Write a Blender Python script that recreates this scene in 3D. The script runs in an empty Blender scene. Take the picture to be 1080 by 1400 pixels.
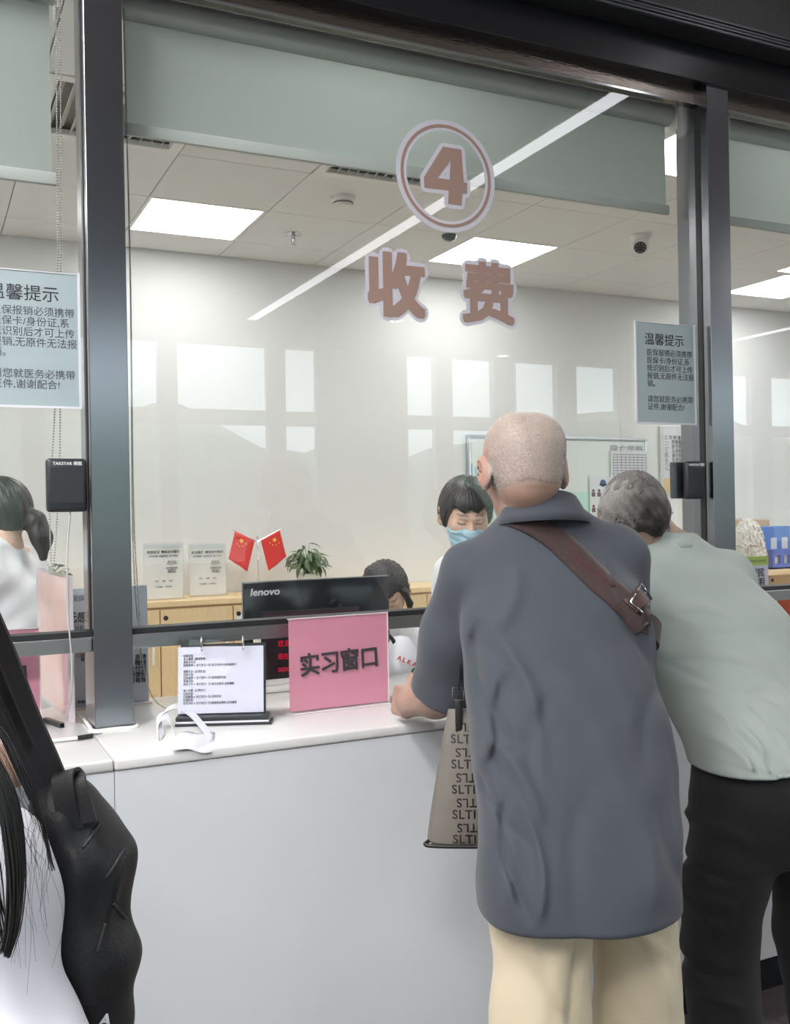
import bpy, bmesh, math, random
import numpy as np
from mathutils import Vector, Matrix, Euler
from mathutils.bvhtree import BVHTree
rnd = random.Random(7)
C = bpy.context.scene.collection
SC = bpy.context.scene
# ---------------------------------------------------------------- camera
FPX, YAW, PITCH, ROLL, HC = 1341.6, .44762, .0001, -.01754, 1.52
def _cam():
    cy, sy, cp, sp = math.cos(YAW), math.sin(YAW), math.cos(PITCH), math.sin(PITCH)
    f = np.array([sy*cp, cy*cp, sp]); r = np.array([cy, -sy, 0]); u = np.cross(r, f)
    c, s = math.cos(ROLL), math.sin(ROLL)
    return c*r+s*u, -s*r+c*u, f
CR, CU, CF = _cam()
cd = bpy.data.cameras.new('camera'); cam = bpy.data.objects.new('camera', cd); C.objects.link(cam)
cd.sensor_fit = 'HORIZONTAL'; cd.sensor_width = 36; cd.lens = FPX/1080*36; cd.clip_start = .05; cd.clip_end = 500
cam.matrix_world = Matrix(((CR[0], CU[0], -CF[0], 0), (CR[1], CU[1], -CF[1], 0), (CR[2], CU[2], -CF[2], HC), (0, 0, 0, 1)))
SC.camera = cam
# ---------------------------------------------------------------- world, exposure
w = bpy.data.worlds.new('overcast_sky'); SC.world = w; w.use_nodes = True
w.node_tree.nodes['Background'].inputs[0].default_value = (.86, .93, 1, 1)
w.node_tree.nodes['Background'].inputs[1].default_value = 2.6
SC.view_settings.view_transform = 'Standard'; SC.view_settings.look = 'None'
SC.view_settings.exposure = 0.55; SC.view_settings.gamma = 1; SC.view_settings.use_curve_mapping = False
PANEL_L, STRIP_L, FILL_L = 9.5, 4.4, 25.0
cy_ = SC.cycles
cy_.max_bounces = 10; cy_.transparent_max_bounces = 24; cy_.diffuse_bounces = 5; cy_.glossy_bounces = 5
cy_.transmission_bounces = 6; cy_.sample_clamp_indirect = 6; cy_.caustics_reflective = False; cy_.caustics_refractive = False
cy_.use_denoising = True

def ray(px, py): return CF+CR*(px-540)/FPX-CU*(py-700)/FPX
def at(px, py, X=None, Y=None, Z=None):
    d = ray(px, py); t = Y/d[1] if Y is not None else ((Z-HC)/d[2] if Z is not None else X/d[0])
    q = d*t; return Vector((q[0], q[1], q[2]+HC))
def W(px, py, d):
    q = ray(px, py)*d; return Vector((q[0], q[1], q[2]+HC))

# ---------------------------------------------------------------- materials
def s2l(c):
    return tuple(((v/255)/12.92 if v/255 <= .04045 else ((v/255+.055)/1.055)**2.4) for v in c)
MATS = {}
def mat(name, rgb, rough=.5, metal=0, spec=.5, noise=0, nscale=20, bump=0, bscale=200, emit=None, coat=0, stretch=None, trans=0, sheen=0, subs=0, attr=False):
    if name in MATS: return MATS[name]
    m = bpy.data.materials.new(name); m.use_nodes = True; MATS[name] = m
    nt = m.node_tree; b = nt.nodes['Principled BSDF']; col = (*s2l(rgb), 1)
    b.inputs['Base Color'].default_value = col; b.inputs['Roughness'].default_value = rough
    b.inputs['Metallic'].default_value = metal; b.inputs['Specular IOR Level'].default_value = spec
    b.inputs['Coat Weight'].default_value = coat; b.inputs['Sheen Weight'].default_value = sheen
    b.inputs['Subsurface Weight'].default_value = subs
    if subs: b.inputs['Subsurface Scale'].default_value = .01
    tc = nt.nodes.new('ShaderNodeTexCoord'); src = tc.outputs['Object']
    if stretch:
        mp = nt.nodes.new('ShaderNodeMapping'); mp.inputs['Scale'].default_value = stretch
        nt.links.new(src, mp.inputs[0]); src = mp.outputs[0]
    base_out = None
    if attr:
        a = nt.nodes.new('ShaderNodeAttribute'); a.attribute_name = 'col'; base_out = a.outputs['Color']
    if noise:
        n = nt.nodes.new('ShaderNodeTexNoise'); n.inputs['Scale'].default_value = nscale; n.inputs['Detail'].default_value = 5
        nt.links.new(src, n.inputs['Vector'])
        r = nt.nodes.new('ShaderNodeMapRange'); r.inputs[1].default_value = .3; r.inputs[2].default_value = .7
        r.inputs[3].default_value = 1-noise; r.inputs[4].default_value = 1+noise*.6
        nt.links.new(n.outputs['Fac'], r.inputs[0])
        mx = nt.nodes.new('ShaderNodeVectorMath'); mx.operation = 'SCALE'
        if base_out: nt.links.new(base_out, mx.inputs[0])
        else: mx.inputs[0].default_value = col[:3]
        nt.links.new(r.outputs[0], mx.inputs['Scale']); base_out = mx.outputs[0]
    if base_out: nt.links.new(base_out, b.inputs['Base Color'])
    if bump:
        n2 = nt.nodes.new('ShaderNodeTexNoise'); n2.inputs['Scale'].default_value = bscale; n2.inputs['Detail'].default_value = 3
        nt.links.new(src, n2.inputs['Vector'])
        bp = nt.nodes.new('ShaderNodeBump'); bp.inputs['Strength'].default_value = bump; bp.inputs['Distance'].default_value = .002
        nt.links.new(n2.outputs['Fac'], bp.inputs['Height']); nt.links.new(bp.outputs[0], b.inputs['Normal'])
    if emit:
        b.inputs['Emission Color'].default_value = (*emit[0], 1); b.inputs['Emission Strength'].default_value = emit[1]
    if trans:
        mix = nt.nodes.new('ShaderNodeMixShader'); tr = nt.nodes.new('ShaderNodeBsdfTransparent')
        mix.inputs[0].default_value = trans; out = nt.nodes['Material Output']
        nt.links.new(b.outputs[0], mix.inputs[1]); nt.links.new(tr.outputs[0], mix.inputs[2]); nt.links.new(mix.outputs[0], out.inputs[0])
    return m
def glass(name, tint, refl=1.9, haze=0):
    if name in MATS: return MATS[name]
    m = bpy.data.materials.new(name); m.use_nodes = True; MATS[name] = m; nt = m.node_tree
    nt.nodes.remove(nt.nodes['Principled BSDF']); out = nt.nodes['Material Output']
    tr = nt.nodes.new('ShaderNodeBsdfTransparent'); tr.inputs[0].default_value = (*tint, 1)
    gl = nt.nodes.new('ShaderNodeBsdfGlossy'); gl.inputs['Roughness'].default_value = .0; gl.inputs[0].default_value = (1, 1, 1, 1)
    fr = nt.nodes.new('ShaderNodeFresnel'); fr.inputs[0].default_value = 1.5
    ge = nt.nodes.new('ShaderNodeNewGeometry')
    one = nt.nodes.new('ShaderNodeMath'); one.operation = 'SUBTRACT'; one.inputs[0].default_value = 1
    nt.links.new(ge.outputs['Backfacing'], one.inputs[1])
    mu = nt.nodes.new('ShaderNodeMath'); mu.operation = 'MULTIPLY'; mu.inputs[1].default_value = refl; nt.links.new(fr.outputs[0], mu.inputs[0])
    m2 = nt.nodes.new('ShaderNodeMath'); m2.operation = 'MULTIPLY'; m2.use_clamp = True
    nt.links.new(mu.outputs[0], m2.inputs[0]); nt.links.new(one.outputs[0], m2.inputs[1])
    mix = nt.nodes.new('ShaderNodeMixShader'); nt.links.new(m2.outputs[0], mix.inputs[0])
    nt.links.new(tr.outputs[0], mix.inputs[1]); nt.links.new(gl.outputs[0], mix.inputs[2])
    nt.links.new(mix.outputs[0], out.inputs[0]); return m
def emis(name, rgb, s):
    if name in MATS: return MATS[name]
    m = bpy.data.materials.new(name); m.use_nodes = True; MATS[name] = m; nt = m.node_tree
    nt.nodes.remove(nt.nodes['Principled BSDF']); e = nt.nodes.new('ShaderNodeEmission')
    e.inputs[0].default_value = (*rgb, 1); e.inputs[1].default_value = s
    nt.links.new(e.outputs[0], nt.nodes['Material Output'].inputs[0]); return m
def wood(name, rgb, rough=.4, ax=(1, 1, .12)):
    if name in MATS: return MATS[name]
    m = mat(name, rgb, rough, noise=.07, nscale=14, stretch=tuple(8*a for a in ax)); return m

M_glass = glass('clear_glass', (.98, .985, .985))
M_acryl = glass('clear_acrylic', (.97, .97, .97), .7)
M_wall = mat('warm_white_wall_paint', (222, 224, 224), .75, bump=.15, bscale=90)
M_tile = mat('white_ceiling_tile', (226, 228, 228), .85, bump=.2, bscale=300, noise=.015, nscale=5)
M_grid = mat('ceiling_grid_shadow_joint', (205, 205, 202), .7)
M_white = mat('white_plastic', (228, 228, 224), .4)
M_steel = mat('dark_mirror_steel', (140, 142, 148), .2, metal=1, bump=0, bscale=60, stretch=(60, 60, .6))
M_steel2 = mat('brushed_steel', (150, 150, 150), .28, metal=1, bump=.2, bscale=60, stretch=(1, 60, 60))
M_chrome = mat('chrome_metal', (205, 205, 208), .12, metal=1)
M_black = mat('black_rubber', (28, 30, 33), .5)
M_blackp = mat('black_plastic', (40, 43, 48), .35)
M_gloss = mat('glossy_black_panel', (30, 34, 37), .14)
M_dark = mat('black_lacquered_header', (26, 27, 31), .25)
M_blind = mat('sage_blind_fabric', (198, 205, 200), .8, noise=.02, nscale=3, bump=.2, bscale=900)
M_wood = wood('maple_laminate', (232, 204, 158))
M_quartz = mat('white_quartz_counter', (214, 214, 214), .22, noise=.02, nscale=4, coat=.3)
M_front = mat('pale_grey_counter_front', (217, 220, 225), .24, noise=.022, nscale=3, spec=.55)
M_floor = mat('dark_polished_floor_tile', (78, 72, 74), .14, noise=.15, nscale=3)
M_ftile = mat('beige_office_floor', (170, 165, 155), .4, noise=.05)
M_paper = mat('white_paper', (212, 214, 220), .6)
M_ink = mat('dark_print_ink', (52, 50, 56), .6)
M_inkg = mat('grey_print_ink', (112, 116, 124), .6)
M_hall = mat('hall_wall_paint', (196, 196, 194), .7)
M_hallc = mat('hall_ceiling_paint', (190, 190, 190), .8)

# ---------------------------------------------------------------- mesh helpers
def box(bm, x0, x1, y0, y1, z0, z1, bev=0, M=None, seg=2):
    vs = [bm.verts.new((x, y, z)) for x in (x0, x1) for y in (y0, y1) for z in (z0, z1)]
    fs = [(0, 1, 3, 2), (4, 6, 7, 5), (0, 4, 5, 1), (2, 3, 7, 6), (0, 2, 6, 4), (1, 5, 7, 3)]
    nf = [bm.faces.new([vs[i] for i in f]) for f in fs]
    out = vs
    if bev:
        es = list({e for f in nf for e in f.edges})
        g = bmesh.ops.bevel(bm, geom=es, offset=bev, segments=seg, affect='EDGES', profile=.5)
        out = list({v for f in g['faces'] for v in f.verts} | {v for v in vs if v.is_valid})
    if M is not None: bmesh.ops.transform(bm, matrix=M, verts=out)
    return out
def cyl(bm, p0, p1, r0, r1=None, n=16, caps=True):
    r1 = r0 if r1 is None else r1; p0, p1 = Vector(p0), Vector(p1); ax = (p1-p0).normalized()
    u = ax.orthogonal().normalized(); v = ax.cross(u)
    a = [bm.verts.new(p0+r0*(math.cos(t)*u+math.sin(t)*v)) for t in [2*math.pi*i/n for i in range(n)]]
    b = [bm.verts.new(p1+r1*(math.cos(t)*u+math.sin(t)*v)) for t in [2*math.pi*i/n for i in range(n)]]
    for i in range(n): bm.faces.new((a[i], a[(i+1) % n], b[(i+1) % n], b[i]))
    if caps: bm.faces.new(a[::-1]); bm.faces.new(b)
def lathe(bm, c, prof, n=24, axis=None):
    c = Vector(c); ax = Vector(axis or (0, 0, 1)).normalized(); u = ax.orthogonal().normalized(); v = ax.cross(u); rings = []
    for r, z in prof: rings.append([bm.verts.new(c+ax*z+max(r, 1e-5)*(math.cos(2*math.pi*i/n)*u+math.sin(2*math.pi*i/n)*v)) for i in range(n)])
    for a, b in zip(rings, rings[1:]):
        for i in range(n): bm.faces.new((a[i], a[(i+1) % n], b[(i+1) % n], b[i]))
def catmull(pts, m=8):
    P = [Vector(p) for p in pts]; P = [2*P[0]-P[1]]+P+[2*P[-1]-P[-2]]; out = []
    for i in range(1, len(P)-2):
        for j in range(m):
            t = j/m; a, b, c, d = P[i-1:i+3]
            out.append(.5*((2*b)+(c-a)*t+(2*a-5*b+4*c-d)*t*t+(3*b-a-3*c+d)*t**3))
    out.append(P[-2]); return out
def tube(bm, pts, r, n=8, m=8, r1=None, smooth=True):
    pts = catmull(pts, m) if smooth else [Vector(p) for p in pts]; rings = []; u = None
    for i, p in enumerate(pts):
        t = (pts[min(i+1, len(pts)-1)]-pts[max(i-1, 0)]).normalized()
        u = t.orthogonal().normalized() if u is None else (u-t*u.dot(t)).normalized()
        v = t.cross(u); rr = r if r1 is None else r+(r1-r)*i/(len(pts)-1)
        rings.append([bm.verts.new(p+rr*(math.cos(2*math.pi*k/n)*u+math.sin(2*math.pi*k/n)*v)) for k in range(n)])
    for a, b in zip(rings, rings[1:]):
        for i in range(n): bm.faces.new((a[i], a[(i+1) % n], b[(i+1) % n], b[i]))
    bm.faces.new(rings[0][::-1]); bm.faces.new(rings[-1])
def prism(bm, poly, d0, d1, M=None):          # polygon in local xz, thickness along y
    a = [bm.verts.new((x, d0, z)) for x, z in poly]; b = [bm.verts.new((x, d1, z)) for x, z in poly]; n = len(poly)
    bm.faces.new(a); bm.faces.new(b[::-1])
    for i in range(n): bm.faces.new((a[i], b[i], b[(i+1) % n], a[(i+1) % n]))
    if M is not None: bmesh.ops.transform(bm, matrix=M, verts=a+b)
def BM(): return bmesh.new()
def obj(name, bm, m, parent=None, smooth=False, loc=None, M=None):
    if isinstance(bm, bmesh.types.BMesh):
        bmesh.ops.recalc_face_normals(bm, faces=bm.faces[:]); me = bpy.data.meshes.new(name); bm.to_mesh(me); bm.free()
    else: me = bm
    if m: me.materials.clear(); me.materials.append(m)
    o = bpy.data.objects.new(name, me); C.objects.link(o)
    if parent is not None: o.parent = parent
    if M is not None: o.matrix_local = M
    if loc is not None: o.location = loc
    if smooth:
        me.shade_smooth()
        if smooth != True: me.set_sharp_from_angle(angle=math.radians(smooth))
    return o
def tag(o, label, cat, group=None):
    o['label'] = label; o['category'] = cat
    if group: o['group'] = group
    return o
def thing(name, label, cat, loc=(0, 0, 0), rotz=0, group=None):
    o = bpy.data.objects.new(name, None); C.objects.link(o); o.location = loc; o.rotation_euler = (0, 0, rotz)
    o.empty_display_size = .05
    return tag(o, label, cat, group)
def struct(name, bm=None, m=None, parent=None, **k):
    if bm is None: o = bpy.data.objects.new(name, None); C.objects.link(o)
    else: o = obj(name, bm, m, parent, **k)
    if parent is None: o['kind'] = 'structure'
    return o
def B(name, m, parent, *a, bev=0, smooth=False, **k):       # one-box part
    bm = BM(); box(bm, *a, bev=bev, **k); return obj(name, bm, m, parent, smooth=smooth)
FRONT = Matrix.Rotation(math.pi/2, 4, 'X')           # text plane facing -Y
def text(name, body, size, loc, m, parent=None, R=FRONT, ext=.0006, off=0, align='CENTER', sx=1, shear=0, space=1, bold=0, flat=False):
    c = bpy.data.curves.new(name, 'FONT'); c.body = body; c.size = size; c.extrude = 0 if flat else ext; c.offset = off
    c.align_x = align; c.align_y = 'CENTER'; c.shear = shear; c.space_character = space; c.resolution_u = 3
    t = bpy.data.objects.new(name, c); C.objects.link(t)
    dg = bpy.context.evaluated_depsgraph_get(); dg.update()
    me = bpy.data.meshes.new_from_object(t.evaluated_get(dg)); C.objects.unlink(t); bpy.data.objects.remove(t)
    me.transform(Matrix.Diagonal((sx, 1, 1, 1)))
    if bold: thicken(me, bold)
    o = obj(name, me, m, parent); o.matrix_local = Matrix.Translation(loc) @ R; return o
def thicken(me, r):                                   # heavier strokes: the glyph repeated round a small circle
    V = np.array([list(v.co) for v in me.vertices]); F = [tuple(p.vertices) for p in me.polygons]; A = []; G = []
    n = 12 if abs(r) > .006 else 6
    off_ = [(0, 0)]+[(r*math.cos(2*math.pi*i/n), r*math.sin(2*math.pi*i/n)) for i in range(n)]+([(r*.5*math.cos(i), r*.5*math.sin(i)) for i in range(6)] if r > .012 else [])
    if r < 0: off_ = [(0, 0)]+[(x*r, y*r) for x, y in ((1, 1), (1, -1), (-1, 1), (-1, -1), (1, 0), (-1, 0), (0, 1), (0, -1))]      # negative: square nib, keeps corners sharp
    for k, (dx, dy) in enumerate(off_):
        A.append(V+np.array([dx, dy, k*2e-6])); G += [tuple(i+k*len(V) for i in f) for f in F]
    me.clear_geometry(); me.from_pydata(np.concatenate(A).tolist(), [], G)
def lines(name, rows, size, x, z, y, lead, m, parent, R=FRONT, M=None, off=0, sx=1):
    return text(name, '\n'.join(rows), size, (x, y, z), m, parent, R, ext=.0002, align='LEFT', sx=sx, off=off)

# ================================================================= STRUCTURE
CZ = 3.057; YB = 5.69; YP = 2.60; YG = 2.655; CT = .972; YC = 2.28; HZ = 3.80; HY = -7.35
# floors
fl = struct('floor', (lambda b: (box(b, -7, 17, HY, YC+.1, -.05, 0), b)[1])(BM()), M_floor)
B('office_floor', M_ftile, fl, -3, 10, YC+.1, YB+.1, -.05, .0)
bm = BM()
for i in range(-11, 28):
    box(bm, i*.6-.15, i*.6-.147, HY, YC, .0, .0006)
for j in range(0, 16): box(bm, -7, 17, HY+j*.6, HY+j*.6+.003, 0, .0006)
g = obj('tile_joint', bm, mat('floor_joint', (46, 42, 43), .6), fl); g['kind'] = 'stuff'
# office walls
struct('wall_back', (lambda b: (box(b, -3.1, 10.1, YB, YB+.12, 0, CZ+.1), b)[1])(BM()), M_wall)
struct('wall_left', (lambda b: (box(b, -3.12, -3, 2.95, YB, 0, CZ+.1), b)[1])(BM()), M_wall)
struct('wall_right', (lambda b: (box(b, 10, 10.12, 2.95, YB, 0, CZ+.1), b)[1])(BM()), M_wall)
# office ceiling: slab, grid joints, one tile per cell
ce = struct('ceiling', (lambda b: (box(b, -3.1, 10.1, 2.66, YB+.1, CZ+.0505, CZ+.1), b)[1])(BM()), M_grid)
GX0, GY0 = 1.0, 4.752
LIT = {(0, 0), (3, 0), (7, 0), (-3, 0), (11, 0), (3, -3), (0, -3), (-3, -3), (7, -3), (11, -3)}
VENT = {(-1, -2), (1, -2)}
tm = {}
def tile_mesh(wd, dp):
    k = (round(wd, 3), round(dp, 3))
    if k not in tm:
        b = BM(); box(b, .0022, wd-.0022, .0022, dp-.0022, 0, .012, bev=.0015, seg=1); me = bpy.data.meshes.new('ceiling_tile'); b.to_mesh(me); b.free(); me.materials.append(M_tile); tm[k] = me
    return tm[k]
for i in range(-6, 15):
    for j in (-3, -2, -1, 0, 1):
        if (i, j) in LIT or (i, j) in VENT: continue
        dp = .6 if j < 1 else YB-GY0-.6
        o = bpy.data.objects.new('ceiling_tile', tile_mesh(.6, dp)); C.objects.link(o); o.parent = ce; o.location = (GX0+.6*i, GY0+.6*j, CZ)
bm = BM(); box(bm, -3, 10, 2.66, 2.95, CZ, CZ+.03); obj('ceiling_border', bm, M_tile, ce)
PL = emis('lit_led_panel', (1, .985, .95), PANEL_L)
for n, (i, j) in enumerate(sorted(LIT)):
    lab = {(0, 0): 'square lit ceiling panel nearest the sprinkler, above the flags', (3, 0): 'square lit ceiling panel behind the second brown character', (7, 0): 'square lit ceiling panel seen through the right-hand pane',
           (3, -3): 'lit ceiling panel glimpsed beside the end of the centre blind'}.get((i, j), 'square lit ceiling panel outside the view of the three panes')
    t = thing('ceiling_light', lab, 'light', (GX0+.6*i, GY0+.6*j, CZ), group='office ceiling panels')
    bm = BM(); e = .012
    box(bm, .002, .598, .002, e+.008, 0, .03); box(bm, .002, .598, .592-e, .598, 0, .03); box(bm, .002, e+.008, .02, .58, 0, .03); box(bm, .592-e, .598, .02, .58, 0, .03)
    obj('frame', bm, M_white, t); B('diffuser', PL, t, .02, .58, .02, .58, .003, .02)
def vent(i, j, dark, lab):
    t = thing('ceiling_vent', lab, 'vent', (GX0+.6*i, GY0+.6*j, CZ), group='ceiling air grilles')
    bm = BM(); box(bm, .004, .596, .004, .05, -.004, .02, bev=.003); box(bm, .004, .596, .55, .596, -.004, .02, bev=.003); box(bm, .004, .05, .05, .55, -.004, .02); box(bm, .55, .596, .05, .55, -.004, .02)
    obj('frame', bm, M_white, t)
    B('backing', M_black if dark else mat('vent_inside', (150, 148, 142), .8), t, .05, .55, .05, .55, .045, .05)
    b = BM(); box(b, -.001, .001, -.25, .25, -.02, .02, M=Matrix.Rotation(math.radians(38), 4, 'Y')); me = bpy.data.meshes.new('louvre'); b.to_mesh(me); b.free(); me.materials.append(M_white)
    for k in range(11):
        o = bpy.data.objects.new('louvre', me); C.objects.link(o); o.parent = t; o.location = (.05+.5*(k+.5)/11, .3, .022)
vent(-1, -2, False, 'white louvred ceiling grille beside the left steel post'); vent(1, -2, True, 'white ceiling grille with dark slots, left of the circled number')

# hall shell
hw = BM()
box(hw, -7.1, 17.1, HY-.2, HY, 3.79, HZ); box(hw, -7.1, 17.1, HY-.2, HY, 0, .9)
VX = lambda px, py=475: at(px, py, Y=2*YG+7.35).x
SPANS = [(-5.9, -4.7), (-4.45, -3.25), (-3, -1.8), (-1.55, -.35), (-.1, 1.1), (1.35, VX(218)), (VX(240), VX(367)), (VX(388), VX(402)+.35), (VX(555), VX(597)), (VX(617), VX(677)), (VX(704), VX(764)),
         (VX(787), VX(847)), (VX(866), VX(926)), (VX(950), VX(1030)), (VX(1053), VX(1053)+1.0), (15.2, 16.2)]
prev = -7.1
for a, b_ in SPANS:
    box(hw, prev, a, HY-.2, HY, .9, 3.79); prev = b_
box(hw, prev, 17.1, HY-.2, HY, .9, 3.79)
wf = struct('wall_front', hw, M_hall)
M_pane = glass('window_glass_pane', (.93, .96, .95), 1.6)
for n, (a, b_) in enumerate(SPANS):
    bm = BM(); box(bm, a, b_, HY-.11, HY-.05, 2.72, 2.92); box(bm, a, a+.03, HY-.11, HY-.05, .9, 3.79); box(bm, b_-.03, b_, HY-.11, HY-.05, .9, 3.79)
    wi = struct('window_%d' % (n+4), bm, M_white)
    B('pane', M_pane, wi, a, b_, HY-.085, HY-.08, 2.92, 3.79); B('pane', M_pane, wi, a, b_, HY-.085, HY-.08, .9, 2.72)
struct('ceiling_hall', (lambda b: (box(b, -7.1, 17.1, HY-.1, YG+.1, HZ, HZ+.1), b)[1])(BM()), M_hallc)
struct('wall_hall_left', (lambda b: (box(b, -7.1, -7, HY, YG, 0, HZ), b)[1])(BM()), M_hall)
struct('wall_hall_right', (lambda b: (box(b, 17, 17.1, HY, YG, 0, HZ), b)[1])(BM()), M_hall)
bm = BM(); box(bm, -7, 17, YP-.01, YG+.06, 3.30, HZ); box(bm, -7, -3, YP-.01, YG+.1, 0, 3.3); box(bm, 10, 17, YP-.01, YG+.1, 0, 3.3)
struct('wall_service', bm, M_hall)
# hall lamps
ST = emis('lit_strip_diffuser', (.95, .96, 1), STRIP_L)
for x0, y0, y1, lab in ((3.39, -5.6, 1.45, 'long ceiling strip light reflected diagonally across the centre pane'), (9.9, -5.6, 1.4, 'long ceiling strip light reflected in the right-hand pane'), (-3.1, -5.6, 1.4, 'added unseen strip light evening the light far to the left of the hall')):  # the last strip is added out of view to even the hall light
    t = thing('strip_light', lab, 'light', (x0, y0, HZ), group='hall strip lights')
    B('housing', M_white, t, -.01, .12, 0, y1-y0, -.03, -.001); B('diffuser', ST, t, 0, .11, .01, y1-y0-.01, -.036, -.029)
HL = emis('lit_fill_panel', (1, .98, .96), FILL_L)  # unseen panels added to brighten the hall side, kept clear of the glass reflections
for x0 in (-5.6, -4.2, -2.2, -1.0, 7.4, 8.6, 12.2, 13.6):
    for y0 in (-1.6, .6):
        t = thing('added_fill_panel', 'added rectangular fill panel on the hall ceiling, out of view', 'light', (x0, y0, HZ), group='added hall fill panels')
        B('housing', M_white, t, 0, .6, 0, 1.2, -.03, 0); B('diffuser', HL, t, .02, .58, .02, 1.18, -.034, -.029)
DLM = emis('lit_downlight', (1, .97, .9), 7)
for px, py, lab in ((687, 488, 'round downlight reflected above the cropped-haired man'), (540, 440, 'round downlight reflected between the two brown characters'), (903, 516, 'round downlight reflected beside the right steel post')):
    p = at(px, py, Z=HZ-.02); t = thing('downlight', lab, 'light', (p.x, 2*YG-p.y, HZ), group='hall downlights')
    bm = BM(); lathe(bm, (0, 0, 0), [(.11, 0), (.11, -.012), (.09, -.012), (.085, -.002)]); obj('trim_ring', bm, M_white, t, smooth=True)
    bm = BM(); cyl(bm, (0, 0, -.008), (0, 0, -.003), .085); obj('lens', bm, DLM, t)
# outside
bm = BM(); box(bm, -80, 120, -120, HY-.3, -.3, -.15); struct('ground', bm, mat('outside_paving', (128, 130, 126), .9, noise=.2, nscale=.5))
bm = BM(); rows = []
xs = np.linspace(-90, 150, 121)
for k, (yy, hh) in enumerate([(-60, 0), (-64, 7), (-72, 10), (-82, 11)]):
    rows.append([bm.verts.new((x, yy+rnd.uniform(-1, 1), 0 if hh == 0 else hh*(.72+.22*math.sin(x*.11+k*.2)+.1*math.sin(x*.43)+.12*rnd.random()))) for x in xs])
for a, b_ in zip(rows, rows[1:]):
    for i in range(len(xs)-1): bm.faces.new((a[i], a[i+1], b_[i+1], b_[i]))
struct('hill', bm, mat('hazy_tree_foliage', (118, 134, 118), .9, noise=.25, nscale=.6))

# partition: windows 1..3, posts, header
P1 = (.387, .485); P2 = (2.481, 2.580)
for n, (a, b_) in enumerate([(-1.61, P1[0]), (P1[1], P2[0]), (P2[1], 4.575)]):
    bm = BM(); box(bm, a, b_, YG-.005, YG+.005, 1.215, 2.935); wi = struct('window_%d' % (n+1), bm, M_glass)
    B('rail', M_steel2, wi, a, b_, YG-.03, YG+.03, 1.173, 1.211, bev=.002)
    B('gasket', M_black, wi, a, b_, YG-.028, YG+.028, 1.2112, 1.226)
    B('top_channel', mat('bronze_reflective_channel', (150, 140, 132), .2, metal=1, bump=.3, bscale=12, stretch=(3, 20, 20)), wi, a, b_, YG-.02, YG+.02, 2.934, 2.99)
    B('edge_trim', M_chrome, wi, a, b_, YG-.022, YG-.0195, 2.929, 2.936)
def post(x0, x1, lab):
    t = thing('steel_post', lab, 'post', ((x0+x1)/2, YP, CT+.0005), group='window posts'); h = (x1-x0)/2
    B('shaft', M_steel, t, -h, h, 0, .16, 0, 2.02, bev=.002)
    for s in (-1, 1):
        B('side_gasket', M_black, t, s*h-.003, s*h+.003, .038, .062, .255, 2.0)
    bm = BM(); tube(bm, [(-h-.004, .16, .001), (-h-.006, .05, .002), (-h-.005, -.006, .002), (0, -.008, .002), (h+.005, -.005, .002), (h+.006, .1, .002)], .006, 6); obj('sealant_bead', bm, M_white, t, smooth=True)
post(*P1, 'dark mirror steel post standing left of the document stand'); post(*P2, 'dark mirror steel post behind the man in the pale green shirt')
bm = BM(); box(bm, -7, 17, YP-.012, YP+.045, 2.99, 3.16, bev=.002); tr = struct('trim_1', bm, M_dark)
B('soffit', M_black, tr, -7, 17, YP+.045, YG+.05, 2.99, 3.30)
B('upper_fascia', M_dark, tr, -7, 17, YP-.012, YP+.045, 3.163, 3.30)
B('blade', M_gloss, tr, -7, 17, YP-.03, YP-.012, 3.13, 3.16)
# LED display enclosure above
t = thing('led_display', 'black led display board with fine dot grid hung above the windows', 'display', (4.0, 2.50, 3.118))
nt = None
M_led = mat('led_dot_matrix', (22, 22, 30), .35)
nt = M_led.node_tree; b = nt.nodes['Principled BSDF']; tc = nt.nodes.new('ShaderNodeTexCoord'); vo = nt.nodes.new('ShaderNodeTexVoronoi'); vo.inputs['Scale'].default_value = 190; vo.inputs['Randomness'].default_value = 0
nt.links.new(tc.outputs['Object'], vo.inputs['Vector']); rm = nt.nodes.new('ShaderNodeMapRange'); rm.inputs[1].default_value = .15; rm.inputs[2].default_value = .3; rm.inputs[3].default_value = .45; rm.inputs[4].default_value = .012
nt.links.new(vo.outputs['Distance'], rm.inputs[0]); nt.links.new(rm.outputs[0], b.inputs['Base Color'])
B('body', M_black, t, -4, 4, .012, .09, 0, .66)
B('dot_screen', M_led, t, -3.98, 3.98, .006, .011, .045, .6)
for k in range(4): B('frame_rib', mat('anodised_black_frame', (112, 112, 118), .3, metal=.8), t, -4, 4, -.004-.002*(k % 2), .012, .002+k*.011, .010+k*.011, bev=.0015)

# ================================================================= COUNTER
t = thing('service_counter', 'long white quartz topped service counter with pale grey front', 'counter', (2, YC, 0)); ctr = t
xs = [-2.9, -1.6, .379, 3.05, 5.6, 9.9]
for a, b_ in zip(xs, xs[1:]):
    bm = BM(); box(bm, a+.0006-2, b_-.0006-2, -.004, .72, .945, CT, bev=.006, seg=3); obj('worktop_slab', bm, M_quartz, t, smooth=30)
    B('front_panel', M_front, t, a+.0008-2, b_-.0008-2, .0, .03, .1, .944)
    B('kickboard', M_gloss if b_ < 3.2 else M_steel2, t, a-2, b_-2, .006, .028, 0, .098)
B('pink_front_panel', mat('mottled_pale_pink', (226, 196, 204), .3, noise=.08, nscale=1.5), t, .56, 2.4, -.003, -.0005, .11, .90)  # thin pale pink sheet with soft mottling over the counter front
B('carcass', M_front, t, -4.9, 7.9, .03, .10, .05, .944)
t = thing('staff_desk', 'pale staff desk running behind the counter inside the office', 'desk', (2, 3.03, 0))
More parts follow.
